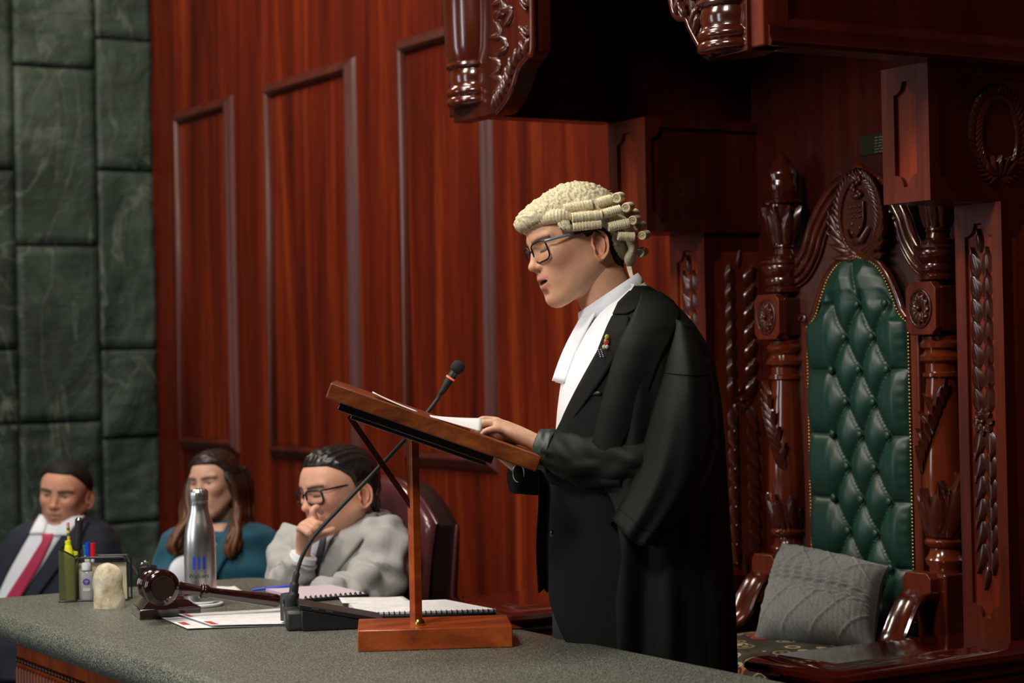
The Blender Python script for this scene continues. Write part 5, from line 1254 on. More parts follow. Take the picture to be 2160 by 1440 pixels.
def wrapq(name, u0, u1, z0, z1, mtl, parent):
    P = [[bo + Vector((0.0394 * math.cos(va + u / 0.039), 0.0394 * math.sin(va + u / 0.039), z)) for u in np.linspace(u0, u1, 5)] for z in (z0, z1)]
    return build(name, G().grid(P), mtl, parent, smooth=180)
for k in range(3):
    xc = -0.0155 + 0.0125 * k; wrapq('printed_bar', xc - 0.003, xc + 0.003, hy(1194), hy(1167), M['blue_print'], body)
def text_mesh(s, size):
    cu = bpy.data.curves.new('t', 'FONT'); cu.body = s; cu.size = size; cu.align_x = 'CENTER'; cu.fill_mode = 'FRONT'; ob = bpy.data.objects.new('t', cu); COL.objects.link(ob)
    bpy.context.view_layer.update(); me = ob.to_mesh(); v = [tuple(x.co) for x in me.vertices]; f = [tuple(p.vertices) for p in me.polygons]; ob.to_mesh_clear(); bpy.data.objects.remove(ob); return v, f
v, f = text_mesh('Walkers', 0.0155); g = G(); g.add([bo + Vector((0.0395 * math.cos(va + (x - 0.0045) / 0.039), 0.0395 * math.sin(va + (x - 0.0045) / 0.039), hy(1212) + y)) for x, y, z in v], f); build('lettering', g, M['grey_print'], body, smooth=0)

# ---------------------------------------------------------------- painted stone
st = on(228, 1283) + FW * 0.02; g = G(); rr = []; n = 36
for j in range(22):
    t = j / 21; h = 0.110 * t; wr = 0.039 * (1 - 0.04 * math.sin(PI * t)) * (1 if t < 0.55 else math.sqrt(max(0.0005, 1 - ((t - 0.55) / 0.45) ** 2.2))); dr_ = wr * 0.72
    rr.append([st + RT * (wr * math.cos(a) + 0.004 * mnoise.noise(Vector((math.cos(a) * 2, math.sin(a) * 2, t * 3))) - 0.005 * t) - FW * (dr_ * math.sin(a) * (1 + 0.12 * mnoise.noise(Vector((math.cos(a) * 3, math.sin(a) * 3, t * 5))))) + UP * (h + 0.003 * mnoise.noise(Vector((math.cos(a) * 2, math.sin(a) * 2, 9))) * (t > 0.02)) for a in [2 * PI * k / n for k in range(n)]])
m = mat('cream_limestone', (0.55, 0.5, 0.38), 0.85); f_ = noisetex(m, 28, (1, 1, 1), 5, 0.65); N, L, B = NT(m); L.new(ramp(m, f_, [(0.3, (0.36, 0.27, 0.13)), (0.48, (0.62, 0.54, 0.38)), (0.7, (0.74, 0.70, 0.6))]), B.inputs['Base Color']); bump(m, f_, 0.6, 0.006)
tag(build('stone', g.loft(rr), m, None, smooth=60), 'upright cream coloured stone beside the desk caddy', 'stone')

# ---------------------------------------------------------------- desk caddy: bin for pens and wire letter rack
cd = on(200, 1268); cad = thing('desk_caddy', 'black mesh desk caddy with pen bin and letter rack', 'desk organiser', cd)
def caddy_pt(x, y, z): return cd + RT * x + FW * y + UP * z
mm = M['mesh'] = mat('black_wire_mesh', (0.10, 0.12, 0.04), 0.5, alpha=0.55)
s0 = cd.dot(FW) / 4200
CFm = AX(cd, RT, FW, UP)
xl = (127 - 200) * s0; xm = (158 - 200) * s0; xr_ = (270 - 200) * s0
g = G(); w0, w1, d0_, d1_ = xl, xm + 0.004, -0.01, 0.06
hN = (1272 - 1158) * s0; hF = hN - 0.022
g.add([CFm @ Vector(p) for p in ((w0, d0_, 0), (w1, d0_, 0), (w1, d1_, 0), (w0, d1_, 0), (w0, d0_, hN), (w1, d0_, hF), (w1, d1_, hF), (w0, d1_, hN))], [(0, 1, 2, 3), (0, 1, 5, 4), (1, 2, 6, 5), (2, 3, 7, 6), (3, 0, 4, 7)])
bin_ = build('pen_bin', g, mm, cad, smooth=0, mods=[('solid', 'SOLIDIFY', {'thickness': 0.0012})], label='see-through mesh pen bin')
g = G(); g.tube([CFm @ Vector(p) for p in ((w0, d0_, hN), (w1, d0_, hF), (w1, d1_, hF), (w0, d1_, hN), (w0, d0_, hN))], 0.0022, 8); build('bin_rim', g, M['black'], bin_, smooth=60)
g = G(); g.tube([CFm @ Vector(p) for p in ((w0, d0_, 0.002), (w1, d0_, 0.002), (w1, d1_, 0.002), (w0, d1_, 0.002), (w0, d0_, 0.002))], 0.003, 8); build('bin_foot', g, M['black'], bin_, smooth=60)
for yy_ in (0.0, 0.05):
    hR = (1270 - 1178) * s0; x0, x1 = xm, xr_
    pts = [(x0, 0.002), (x0, hR - 0.018), (x0 + 0.005, hR - 0.005), (x0 + 0.018, hR), (x1 - 0.012, hR), (x1 - 0.002, hR - 0.004), (x1, hR - 0.016), (x1, 0.002), (x0, 0.002)]
    g = G().tube([CFm @ Vector((a, yy_, b)) for a, b in pts], 0.0032, 8); build('rack_frame', g, M['black'], cad, smooth=60)
build('rack_floor', G().box((xm, 0.0, 0.0), (xr_, 0.05, 0.002), CFm), M['black'], cad, smooth=0)
g = G().box((xm + 0.006, 0.024, 0.003), (xr_ - 0.006, 0.030, 0.094), CFm)
nb = tag(build('notepad', g, mat('beige_paper', (0.52, 0.48, 0.34), 0.8), None, smooth=0), 'beige spiral notepad standing in the letter rack', 'notepad')
g = G()
for k in range(24): 
    x = lerp(xm + 0.024, xr_ - 0.012, k / 23); g.tube([CFm @ Vector((x, 0.022, 0.091)), CFm @ Vector((x, 0.020, 0.096)), CFm @ Vector((x, 0.027, 0.0985)), CFm @ Vector((x, 0.034, 0.094))], 0.0009, 5)
o = build('wire_spiral', g, M['black'], nb, smooth=60); o['kind'] = 'stuff'
# small sanitiser bottle in front of the pad
sp_ = caddy_pt((181 - 200) * s0, 0.012, 0.003); snt = thing('sanitiser_bottle', 'small clear sanitiser bottle with white cap in the rack', 'bottle', sp_)
rr = []
for r, z in ((0.016, 0), (0.018, 0.003), (0.018, 0.062), (0.015, 0.071), (0.008, 0.075), (0.008, 0.078)):
    rr.append([sp_ + RT * r * math.cos(a) + FW * r * 0.5 * math.sin(a) + UP * z for a in [2 * PI * k / 24 for k in range(24)]])
bb_ = build('body', G().loft(rr), mat('frosted_plastic', (0.5, 0.52, 0.52), 0.25, alpha=0.75), snt, smooth=50)
build('flip_cap', G().lathe([(0, 0.076), (0.0115, 0.076), (0.012, 0.09), (0.010, 0.094), (0, 0.095)], Matrix.Translation(sp_), 20), M['shirt'], snt, smooth=50)
Fl = AX(sp_ - FW * 0.0095 + UP * 0.047 + RT * 0.002, RT, UP, -FW)
lg = build('logo_disc', G().prism([(0.0092 * math.cos(a), 0.0078 * math.sin(a)) for a in [2 * PI * k / 24 for k in range(24)]], Fl, 0, 0.0006), M['blue_print'], snt, smooth=0)
build('logo_band', G().prism([(-0.006, 0.0015), (0, 0.0045), (0.006, 0.0015), (0, -0.006)], Fl, 0.0006, 0.0009), mat('logo_orange', (0.55, 0.14, 0.05), 0.5), snt, smooth=0)
build('label_text', G().box((-0.009, -0.024, 0.0), (0.009, -0.016, 0.0004), Fl), mat('label_grey', (0.55, 0.56, 0.6), 0.6), snt, smooth=0)
# pens and markers
def stick(name, label, cat, px0, py0, px1, py1, y, segs, parent=None, group=None):
    """a pen from its foot in the bin to its top, segs: (from, to, radius, material, part name)"""
    a = caddy_pt((px0 - 200) * s0, y, (1268 - py0) * s0); b = caddy_pt((px1 - 200) * s0, y, (1268 - py1) * s0); t = thing(name, label, cat, a, group)
    for (s, e, r, mt, pn) in segs: build(pn, G().tube([a + (b - a) * s, a + (b - a) * ((s + e) / 2), a + (b - a) * e], [r if isinstance(r, (int, float)) else r[0], r if isinstance(r, (int, float)) else (r[0] + r[1]) / 2, r if isinstance(r, (int, float)) else r[1]], 12), mt, t, smooth=50)
    return t
YEL = mat('fluorescent_yellow', (0.85, 0.88, 0.02), 0.45); PEN = mat('pencil_yellow', (0.85, 0.5, 0.04), 0.45); PNK = mat('eraser_pink', (0.75, 0.3, 0.32), 0.7); BLU = mat('pen_blue', (0.01, 0.06, 0.6), 0.3); RED = mat('pen_red', (0.7, 0.01, 0.02), 0.3); GRN = mat('green_band', (0.03, 0.2, 0.05), 0.4)
stick('highlighter', 'yellow highlighter, its cap rising out of the pen bin', 'marker', 147, 1265, 143, 1140, 0.015, [(0, 0.78, 0.0125, YEL, 'barrel'), (0.78, 0.92, (0.0125, 0.0085), YEL, 'shoulder'), (0.92, 1.0, 0.0075, YEL, 'cap')])
stick('highlighter', 'yellow highlighter leaning low against the right of the bin', 'marker', 147, 1262, 153, 1165, 0.042, [(0, 0.85, 0.010, YEL, 'barrel'), (0.85, 1, (0.010, 0.007), YEL, 'cap')])
stick('pencil', 'yellow pencil with a pink eraser sticking out of the bin', 'pencil', 146, 1262, 140, 1103, 0.034, [(0, 0.82, 0.0040, PEN, 'shaft'), (0.82, 0.86, 0.0042, GRN, 'band'), (0.86, 0.90, 0.0040, PEN, 'ferrule'), (0.90, 0.93, 0.0042, GRN, 'band'), (0.93, 1, 0.0040, PNK, 'eraser')])
stick('marker_pen', 'thick black marker, the tallest in the pen bin', 'marker', 150, 1262, 161, 1094, 0.052, [(0, 0.6, 0.0085, M['black'], 'barrel'), (0.6, 0.97, 0.0105, M['black_matte'], 'cap'), (0.97, 1.0, (0.0105, 0.006), M['silver'], 'cap_end')])
stick('pen', 'blue capped pen beside the red one in the caddy', 'pen', 182, 1225, 181, 1146, 0.036, [(0, 0.6, 0.0045, M['shirt'], 'barrel'), (0.6, 1.0, 0.0062, BLU, 'cap')])
stick('pen', 'teal clicker pen leaning left of the blue pen', 'pen', 180, 1225, 172, 1152, 0.044, [(0, 0.7, 0.004, M['shirt'], 'barrel'), (0.7, 1.0, 0.0045, mat('teal', (0.02, 0.2, 0.35), 0.4), 'cap')])
stick('pen', 'red capped pen standing in the caddy', 'pen', 190, 1225, 192, 1148, 0.036, [(0, 0.6, 0.0045, M['shirt'], 'barrel'), (0.6, 1.0, 0.0066, RED, 'cap')])
# a little wire cup with a silver pen behind the gavel
cu = on(296, 1262) + FW * 0.10; cup_ = thing('wire_cup', 'small dark cup of clips half hidden behind the gavel', 'cup', cu)
build('cup_wall', G().lathe([(0.022, 0), (0.024, 0.05), (0.026, 0.072), (0.0245, 0.073), (0.0225, 0.05), (0.02, 0.003)], Matrix.Translation(cu), 24), M['black'], cup_, smooth=40)
build('cup_base', G().lathe([(0, 0), (0.022, 0), (0.022, 0.003), (0, 0.003)], Matrix.Translation(cu), 24), M['black'], cup_, smooth=40)
for k in range(6):
    c = cu + Vector((0.013 * math.cos(k), 0.013 * math.sin(k * 1.7), 0.068 + 0.006 * (k % 3))); t = build('paper_clip', G().tube([c + Vector((0.006 * math.cos(a + k), 0.002 * math.sin(a), 0.008 * math.sin(a + k))) for a in [2 * PI * j / 10 for j in range(11)]], 0.0009, 5), M['silver'], None, smooth=60)
    t.parent = cup_; t.location = t.location - cup_.location
a = cu + Vector((0.0, 0.0, 0.02)); b = U(266, 1171, D=cu.dot(FW)); pn = thing('pen', 'slim silver pen leaning out of the cup behind the gavel', 'pen', a)
build('barrel', G().tube([a, a + (b - a) * 0.9], 0.0035, 10), M['silver'], pn, smooth=50); build('clicker', G().tube([a + (b - a) * 0.9, b], 0.0022, 8), M['silver'], pn, smooth=50)
sc2 = on(300, 1270)

# ---------------------------------------------------------------- papers and bound books
m = M['print'] = mat('printed_page', (0.8, 0.79, 0.79), 0.8); N, L, B = NT(m)
tc = N.new('ShaderNodeTexCoord'); wv = N.new('ShaderNodeTexWave'); wv.bands_direction = 'Y'; wv.inputs['Scale'].default_value = 60; mp_ = N.new('ShaderNodeMapping'); mp_.inputs['Rotation'].default_value = (0, 0, -TH); L.new(tc.outputs['Object'], mp_.inputs[0]); L.new(mp_.outputs[0], wv.inputs['Vector'])
f1 = ramp(m, wv.outputs['Fac'], [(0.62, (0, 0, 0)), (0.7, (0.5, 0.5, 0.5))]); f2 = ramp(m, noisetex(m, 30, (1, 1, 1), 2), [(0.45, (0, 0, 0)), (0.5, (1, 1, 1))]); L.new(mixc(m, mixc(m, 1.0, f1, f2, 'MULTIPLY'), (0.8, 0.79, 0.79), (0.42, 0.42, 0.46)), B.inputs['Base Color'])
def flat_sheet(name, corners, label, z=0.001, mtl=None, curl=0.0, parent=None, nx=12, cat='paper', group=None):
    c = [on(*q) for q in corners]
    def f(u, v):
        p = (c[0] * (1 - u) + c[1] * u) * (1 - v) + (c[3] * (1 - u) + c[2] * u) * v; return p + UP * (z + curl * ((1 - u) ** 3 + 0.3 * abs(math.sin(u * 4))))
    P = [[f(i / nx, j / 6) for i in range(nx + 1)] for j in range(7)]
    o = build(name, G().grid(P), mtl or M['print'], parent, smooth=180, mods=[('solid', 'SOLIDIFY', {'thickness': 0.0007, 'offset': 1})])
    if parent is None: tag(o, label, cat, group)
    elif label: o['label'] = label
    return o, f
o1, f1_ = flat_sheet('paper_sheet', [(395, 1329), (640, 1318), (600, 1290), (341, 1306)], 'lower white leaflet with red marks between gavel and microphone', 0.0008, curl=0.003)
o2, f2_ = flat_sheet('paper_sheet', [(446, 1327), (655, 1318), (610, 1286), (376, 1303)], 'upper white leaflet with red marks by the microphone base', 0.005, curl=0.004)
REDP = mat('red_print', (0.5, 0.05, 0.03), 0.7)
for (f_, o_, u0, u1, v0, v1) in ((f1_, o1, 0.03, 0.09, 0.28, 0.52), (f2_, o2, 0.02, 0.09, 0.05, 0.3), (f2_, o2, 0.02, 0.06, 0.72, 0.96)):
    P = [[f_(lerp(u0, u1, i / 4), lerp(v0, v1, j / 4)) + UP * 0.0012 for i in range(5)] for j in range(5)]; build('red_mark', G().grid(P), REDP, o_, smooth=180, mods=[('solid', 'SOLIDIFY', {'thickness': 0.0002})])
def bound_book(name, label, corners, thick, page_mat, teeth, cover=None):
    c = [on(*q) for q in corners]; t = thing(name, label, 'notebook', sum(c, Vector()) / 4)
    for k, (z0, z1, mt, nm, sh) in enumerate(((0, 0.0015, cover or M['black'], 'back_cover', 1.02), (0.0015, thick, page_mat, 'page_block', 1.0))):
        cc = sum(c, Vector()) / 4; q = [cc + (p - cc) * sh for p in c]
        build(nm, G().add([p + UP * z0 for p in q] + [p + UP * z1 for p in q], [(0, 1, 2, 3), (4, 5, 6, 7), (0, 1, 5, 4), (1, 2, 6, 5), (2, 3, 7, 6), (3, 0, 4, 7)]), mt, t, smooth=0)
    e0, e1 = c[0], c[1]; d = (e1 - e0).normalized(); nn_ = Vector((d.y, -d.x, 0)); nn_ = nn_ if nn_.dot(FW) < 0 else -nn_
    build('comb_spine', G().tube([e0 + nn_ * 0.004 + UP * 0.005, e1 + nn_ * 0.004 + UP * 0.005], 0.0048, 10), M['black'], t, smooth=50)
    tm = G(); tm.tube([Vector((0.004, 0, 0.004)), Vector((0.006, 0, 0.010)), Vector((0.0, 0, 0.0135)), Vector((-0.007, 0, 0.011)), Vector((-0.009, 0, thick - 0.001))], [(0.003, 0.0012)] * 5, 6, up=(0, 1, 0)); me_ = mesh_only('comb_tooth', tm, M['black'], 60)
    L_ = (e1 - e0).length
    for k in range(teeth):
        p = e0 + d * (L_ * (k + 0.5) / teeth); inst('comb_tooth', me_, t, AX(p + nn_ * 0.001, nn_, d, UP))
    return t
pinkp = mat('pinkish_page', (0.62, 0.52, 0.58), 0.7)
bound_book('bound_notebook', 'comb-bound booklet with pinkish cover by the grey-suited man', [(640, 1270), (776, 1259), (700, 1240), (560, 1248)], 0.009, pinkp, 13, mat('purple_cover', (0.10, 0.03, 0.08), 0.5))
flat_sheet('folder', [(525, 1262), (660, 1272), (620, 1252), (520, 1248)], 'purple folder lying under the blue pen', 0.0005, mat('purple_folder', (0.16, 0.06, 0.14), 0.6), cat='folder')
a, b = on(533, 1249) + UP * 0.006, on(615, 1246) + UP * 0.014; pn = thing('pen', 'blue pen lying across the purple folder', 'pen', a); build('barrel', G().tube([a, b], 0.0035, 8), BLU, pn, smooth=50)
a2 = b + (b - a).normalized() * 0.006; build('tip', G().tube([b, a2], [0.003, 0.001], 8), M['silver'], pn, smooth=50)
bound_book('bound_notebook', 'thick comb-bound report with white pages behind the lectern base', [(760, 1305), (1046, 1297), (940, 1276), (735, 1283)], 0.014, M['print'], 26)
flat_sheet('paper_sheet', [(722, 1285), (870, 1281), (850, 1268), (715, 1273)], 'loose white sheet left of the thick report', 0.012, curl=0.004)
flat_sheet('paper_sheet', [(450, 1250), (512, 1248), (495, 1237), (440, 1240)], 'crumpled white note to the right of the bottle', 0.001, M['paper'], curl=0.006)
flat_sheet('folder', [(1000, 1333), (1106, 1326), (1060, 1308), (960, 1312)], 'dark folder edge peeking out right of the lectern base', 0.0005, M['gavel_wood'], cat='folder')

# ---------------------------------------------------------------- grey knitted cushion on the throne
cc_ = [(1650, 1143), (1874, 1190), (1868, 1360), (1587, 1352)]   # corners seen in the photo
pc = [U(1650, 1143, X=3.30), U(1874, 1192, X=3.33), U(1850, 1378, X=3.20), U(1587, 1356, X=3.10)]
ctr = sum(pc, Vector()) / 4; nC = ((pc[1] - pc[3]).cross(pc[0] - pc[2])).normalized()
if nC.x > 0: nC = -nC
g = G(); NN = 120
def cu_pt(u, v, s):
    # u 0..1 left-right, v 0..1 top-bottom, s side
    p = (pc[0] * (1 - u) + pc[1] * u) * (1 - v) + (pc[3] * (1 - u) + pc[2] * u) * v
    a, b = 2 * u - 1, 2 * v - 1; pull = 0.035 * (1 - (a * a) ** 1.5) * abs(b) ** 3 + 0; p = p + (ctr - p) * (0.10 * (abs(b) ** 4) * (1 - a ** 4) + 0.10 * (abs(a) ** 4) * (1 - b ** 4))
    th = 0.075 * max(0, (1 - a ** 4) * (1 - b ** 4)) ** 0.55
    kn = 0
    if s > 0:
        band = (v - 0.45 - 0.12 * (u - 0.5)); cab = math.exp(-(band / 0.11) ** 2)
        kn = 0.006 * cab * (math.sin(u * 62 + 2.2 * math.sin(v * 55)) * math.cos(v * 60)) + (1 - cab) * 0.0010 * math.sin(u * 150) * 0.6
        dm = abs(((u * 4 + v * 3) % 1) - 0.5) + 0; dm2 = abs(((u * 4 - v * 3) % 1) - 0.5)
        if v > 0.55 or v < 0.3: kn += 0.004 * (math.exp(-((0.5 - dm) / 0.05) ** 2) + math.exp(-((0.5 - dm2) / 0.05) ** 2))
    return p + nC * s * (th + kn * (th > 0.01)) 
g.grid([[cu_pt(i / NN, j / NN, 1) for i in range(NN + 1)] for j in range(NN + 1)]); g.grid([[cu_pt(i / NN, j / NN, -0.7) for i in range(NN + 1)] for j in range(NN + 1)])
m = mat('grey_knit', (0.2, 0.2, 0.19), 0.95, sheen=0.2); n_ = noisetex(m, 330, (1, 1, 2.2), 4, 0.7); N, L, B = NT(m); L.new(ramp(m, n_, [(0.3, (0.10, 0.105, 0.10)), (0.52, (0.24, 0.25, 0.235)), (0.75, (0.46, 0.46, 0.43))]), B.inputs['Base Color']); bump(m, n_, 0.7, 0.004)
cus = tag(build('cushion', g, m, None, smooth=180), 'grey cable-knit cushion propped on the throne seat', 'cushion')

# ================================================================== THE SEATED LISTENERS
def surfD(TB, D, py, px=None, phi=None, off=0.0, n=2.6):
    ys = [r[0] for r in TB]; l, r, b = [float(np.interp(py, ys, [q[k] for q in TB])) for k in (1, 2, 3)]; cx = (l + r) / 2; a = (r - l) / 2 / (FPX / D)
    if phi is None:
        c_ = max(-1, min(1, (cx - px) / ((r - l) / 2))); s_ = (1 - abs(c_) ** n) ** (1 / n)
    else:
        c_, s_ = math.cos(phi), math.sin(phi); k = (abs(c_) ** n + abs(s_) ** n) ** (-1 / n); c_ *= k; s_ *= k
    return U(cx, py, D=D) - RT * (a + off) * c_ - FW * (b + off) * s_
def torso(name, TB, D, mtl, parent, fold=0.004, seed=0):
    P = []; n = 72
    for j in range(60):
        py = lerp(TB[0][0], TB[-1][0], j / 59)
        P.append([surfD(TB, D, py, phi=2 * PI * k / n, off=fold * mnoise.noise(Vector((k * 0.16 * math.cos(k * PI / n), py * 0.02, seed))) * 2) for k in range(n)])
    return build(name, G().loft(P), mtl, parent, smooth=180)
def patchD(name, TB, D, y0, y1, A_, B_2, off, mtl, parent, ny=24, nx=6, th=0.003):
    P = [[surfD(TB, D, lerp(y0, y1, j / ny), px=lerp(A_(lerp(y0, y1, j / ny)), B_2(lerp(y0, y1, j / ny)), i / nx), off=off) for i in range(nx + 1)] for j in range(ny + 1)]
    return build(name, G().grid(P), mtl, parent, smooth=180, mods=[('solid', 'SOLIDIFY', {'thickness': th, 'offset': 0})])
def lap(parent, D, cx, mtl):   # thighs and shins below the bench top
    for s in (-1, 1):
        h = U(cx, 1400, D=D) + RT * 0.1 * s; h.z = 0.20; k = h + Vector((-0.22, 0.24, 0)); f = k + Vector((0, 0, 0)); f.z = -0.2
        g = G().tube(cr([h + RT * 0.05, h, k, k - UP * 0.06, lerp(k, f, 0.6), f], 4), [0.09] * 8 + [0.075] * 4 + [0.06] * 9, 14); build('trouser_leg', g, mtl, parent, smooth=180)
HM = [None]
# --- left man in the dark suit
DL = 7.05; pm = thing('person', 'man in navy suit and crimson tie seated before the slate wall', 'person', (U(135, 1400, D=DL).x, U(135, 1400, D=DL).y, -0.22))
qL = dict(skin=(0.62, 0.30, 0.19), lip=(0.36, 0.13, 0.10), brow=(0.05, 0.03, 0.025), open=0, lids=0, wide=1.05, jaw=1.1, stubble=0.2, neck=U(130, 1118, D=DL + 0.03), nk=1.12)
HL = hframe(U(139, 1048, D=DL), 83, 8, -6, 1.03); _, PL = make_head(pm, HL, qL, head_material('ruddy_skin', qL['skin'], 0, 0))
def short_hair(x, y, z): return z - float(np.interp(x, [-0.1, -0.04, -0.028, -0.01, 0.018, 0.03, 0.055, 0.075, 0.1], [-0.05, -0.045, 0.025, 0.036, 0.04, 0.055, 0.074, 0.096, 0.100]))
shell('hair', PL, HL, short_hair, 0.010, MHAIR, pm, (0.002, 200))
TL = [(1078, 100, 172, 0.06), (1090, 84, 186, 0.075), (1098, 56, 208, 0.095), (1112, 26, 232, 0.115), (1140, 8, 248, 0.13), (1180, -6, 256, 0.14), (1260, -22, 262, 0.15), (1420, -20, 262, 0.16)]
NV_ = mat('navy_wool', (0.012, 0.016, 0.03), 0.8); torso('suit_jacket', TL, DL, NV_, pm, 0.006, 3)
patchD('shirt', TL, DL, 1082, 1300, T([(1082, 100), (1100, 88), (1250, 12), (1300, -10)]), T([(1082, 172), (1100, 164), (1130, 142), (1180, 112), (1250, 66), (1300, 40)]), 0.006, M['shirt'], pm)
tie = patchD('tie', TL, DL, 1118, 1300, T([(1118, 108), (1130, 111), (1180, 82), (1250, 38), (1300, 8)]), T([(1118, 131), (1130, 129), (1180, 108), (1250, 68), (1300, 44)]), 0.015, mat('crimson_tie', (0.42, 0.015, 0.07), 0.6), pm)
for s, tb, te in ((-1, [(1082, 97), (1118, 84)], [(1082, 118), (1118, 112)]), (1, [(1086, 150), (1122, 128)], [(1086, 178), (1122, 158)])):
    patchD('collar', TL, DL, tb[0][0], tb[1][0], T(tb), T(te), 0.014, M['shirt'], pm, 8, 4)
patchD('lapel', TL, DL, 1092, 1290, T([(1092, 80), (1130, 52), (1200, 14), (1290, -18)]), T([(1092, 98), (1130, 76), (1200, 38), (1290, -4)]), 0.011, NV_, pm)
patchD('lapel', TL, DL, 1096, 1290, T([(1096, 172), (1130, 145), (1180, 114), (1290, 50)]), T([(1096, 192), (1130, 185), (1180, 150), (1290, 70)]), 0.011, NV_, pm)
lap(pm, DL, 135, NV_)
# --- woman in teal
DWm = 6.75; pw = thing('person', 'woman with long wavy brown hair and teal blazer behind the bottle', 'person', (U(460, 1400, D=DWm).x, U(460, 1400, D=DWm).y, -0.22))
qW = dict(skin=(0.66, 0.38, 0.27), lip=(0.42, 0.14, 0.12), brow=(0.14, 0.08, 0.05), open=0, lids=0, wide=0.97, jaw=0.9, neck=U(462, 1122, D=DWm + 0.03), nk=0.85)
HW = hframe(U(459, 1026, D=DWm), 66, 4, 4, 0.94); _, PWm = make_head(pw, HW, qW, head_material('fair_skin', qW['skin'], 0, 0))
m = M['brown_hair'] = mat('wavy_brown_hair', (0.05, 0.02, 0.01), 0.4); N, L, B = NT(m); gm = N.new('ShaderNodeNewGeometry'); sx_ = N.new('ShaderNodeSeparateXYZ'); L.new(gm.outputs['Position'], sx_.inputs[0]); mr = N.new('ShaderNodeMapRange'); mr.inputs['From Min'].default_value = 1.02; mr.inputs['From Max'].default_value = 0.85; L.new(sx_.outputs['Z'], mr.inputs['Value'])
L.new(mixc(m, mr.outputs[0], (0.022, 0.011, 0.007), (0.13, 0.045, 0.016)), B.inputs['Base Color'])
def long_mask(x, y, z): return z - float(np.interp(x, [-0.1, 0.0, 0.025, 0.04, 0.055, 0.075, 0.1], [-0.09, -0.08, -0.02, 0.03, 0.064, 0.086, 0.092]))
hr = shell('hair', PWm, HW, long_mask, 0.016, M['brown_hair'], pw, (0.003, 60))
g = G(); rnd = random.Random(5)
for side, starts in ((1, 46), (-1, 34)):
    for k in range(starts):
        t = k / starts; x0 = 0.05 - 0.13 * t; a = HW @ Vector((x0, side * (0.066 + 0.010 * rnd.random()), 0.070 - 0.04 * rnd.random()))
        if side > 0: px1, pxe, pe = 497 + 32 * t + rnd.uniform(-3, 3), 486 + 36 * t + rnd.uniform(-6, 6), rnd.uniform(1150, 1185)
        else: px1, pxe, pe = 398 - 8 * t + rnd.uniform(-5, 5), 366 + 26 * t + rnd.uniform(-6, 6), rnd.uniform(1140, 1180)
        d = DWm - 0.06 + 0.14 * t; ph = rnd.random() * 6; pts = [a, lerp(a, U(px1, 1050, D=d), 0.5) + HW.to_3x3() @ Vector((0, side * 0.012, 0)), U(px1, 1060, D=d), U(px1 + 3 * math.sin(ph), 1090, D=d - 0.03), U(lerp(px1, pxe, 0.6) + 7 * math.sin(ph + 2), 1120, D=d - 0.06), U(pxe + 8 * math.sin(ph + 3.6), lerp(1120, pe, 0.6), D=d - 0.08), U(pxe, pe, D=d - 0.07)]
        C = cr(pts, 5); g.tube(C, [0.009 + 0.004 * math.sin(PI * min(1, i / len(C) * 1.1)) for i in range(len(C) - 2)] + [0.006, 0.002], 6)
build('hair_locks', g, M['brown_hair'], hr, smooth=180)['kind'] = 'stuff'
TWm = [(1096, 432, 495, 0.055), (1102, 405, 520, 0.07), (1108, 372, 556, 0.085), (1122, 350, 578, 0.10), (1150, 336, 590, 0.11), (1200, 322, 592, 0.12), (1260, 318, 590, 0.13), (1420, 322, 590, 0.15)]
TEAL = mat('teal_blazer', (0.006, 0.085, 0.135), 0.7, sheen=0.1); torso('blazer', TWm, DWm, TEAL, pw, 0.010, 8)
patchD('neckline', TWm, DWm, 1100, 1165, T([(1100, 440), (1165, 452)]), T([(1100, 486), (1165, 460)]), 0.006, head_material('chest_skin', qW['skin'], 0, 0), pw, 10, 4)
NTs, NLs, NBs = NT(bpy.data.materials['chest_skin']); NLs.remove(NBs.inputs['Base Color'].links[0])
patchD('blouse', TWm, DWm, 1128, 1300, T([(1128, 452), (1180, 430), (1300, 360)]), T([(1128, 466), (1150, 462), (1180, 446), (1300, 430)]), 0.008, M['shirt'], pw, 14, 4)
patchD('lapel', TWm, DWm, 1104, 1290, T([(1104, 488), (1150, 462), (1200, 446), (1290, 440)]), T([(1104, 510), (1150, 498), (1200, 470), (1290, 446)]), 0.014, TEAL, pw, 16, 4)
g = G().ball(U(388, 1210, D=DWm - 0.13), (0.055, 0.03, 0.06), 16, 10); build('sleeve_cuff', g, M['shirt'], pw, smooth=180)
lap(pw, DWm, 460, TEAL)
# --- man in the light grey suit, hand at his mouth
DR = 5.62; pr2 = thing('person', 'man in pale grey suit and glasses resting his mouth on his hand', 'person', (U(700, 1400, D=DR).x, U(700, 1400, D=DR).y, -0.22))
qR = dict(skin=(0.66, 0.35, 0.24), lip=(0.42, 0.15, 0.12), brow=(0.04, 0.025, 0.02), open=0, lids=1, wide=1.08, jaw=1.15, neck=U(756, 1128, D=DR + 0.06), nk=1.2, stubble=0.12)
HR = hframe(U(727, 1043, D=DR), 40, 10, 4, 1.08); _, PR = make_head(pr2, HR, qR, head_material('pinkish_skin', qR['skin'], 0, 0))
def slick(x, y, z): return z - float(np.interp(x, [-0.1, -0.04, -0.028, -0.01, 0.014, 0.024, 0.045, 0.07, 0.1], [-0.07, -0.06, 0.02, 0.034, 0.02, 0.05, 0.072, 0.090, 0.096]))
shell('hair', PR, HR, slick, 0.013, mat('slick_black_hair', (0.012, 0.010, 0.009), 0.3), pr2, (0.002, 80), strands=lambda x, y, z: 0.0012 * math.sin(y * 500))
glasses(HR, pr2, w=0.027, h=0.018, grey=False, fx=0.122, th=0.0032)
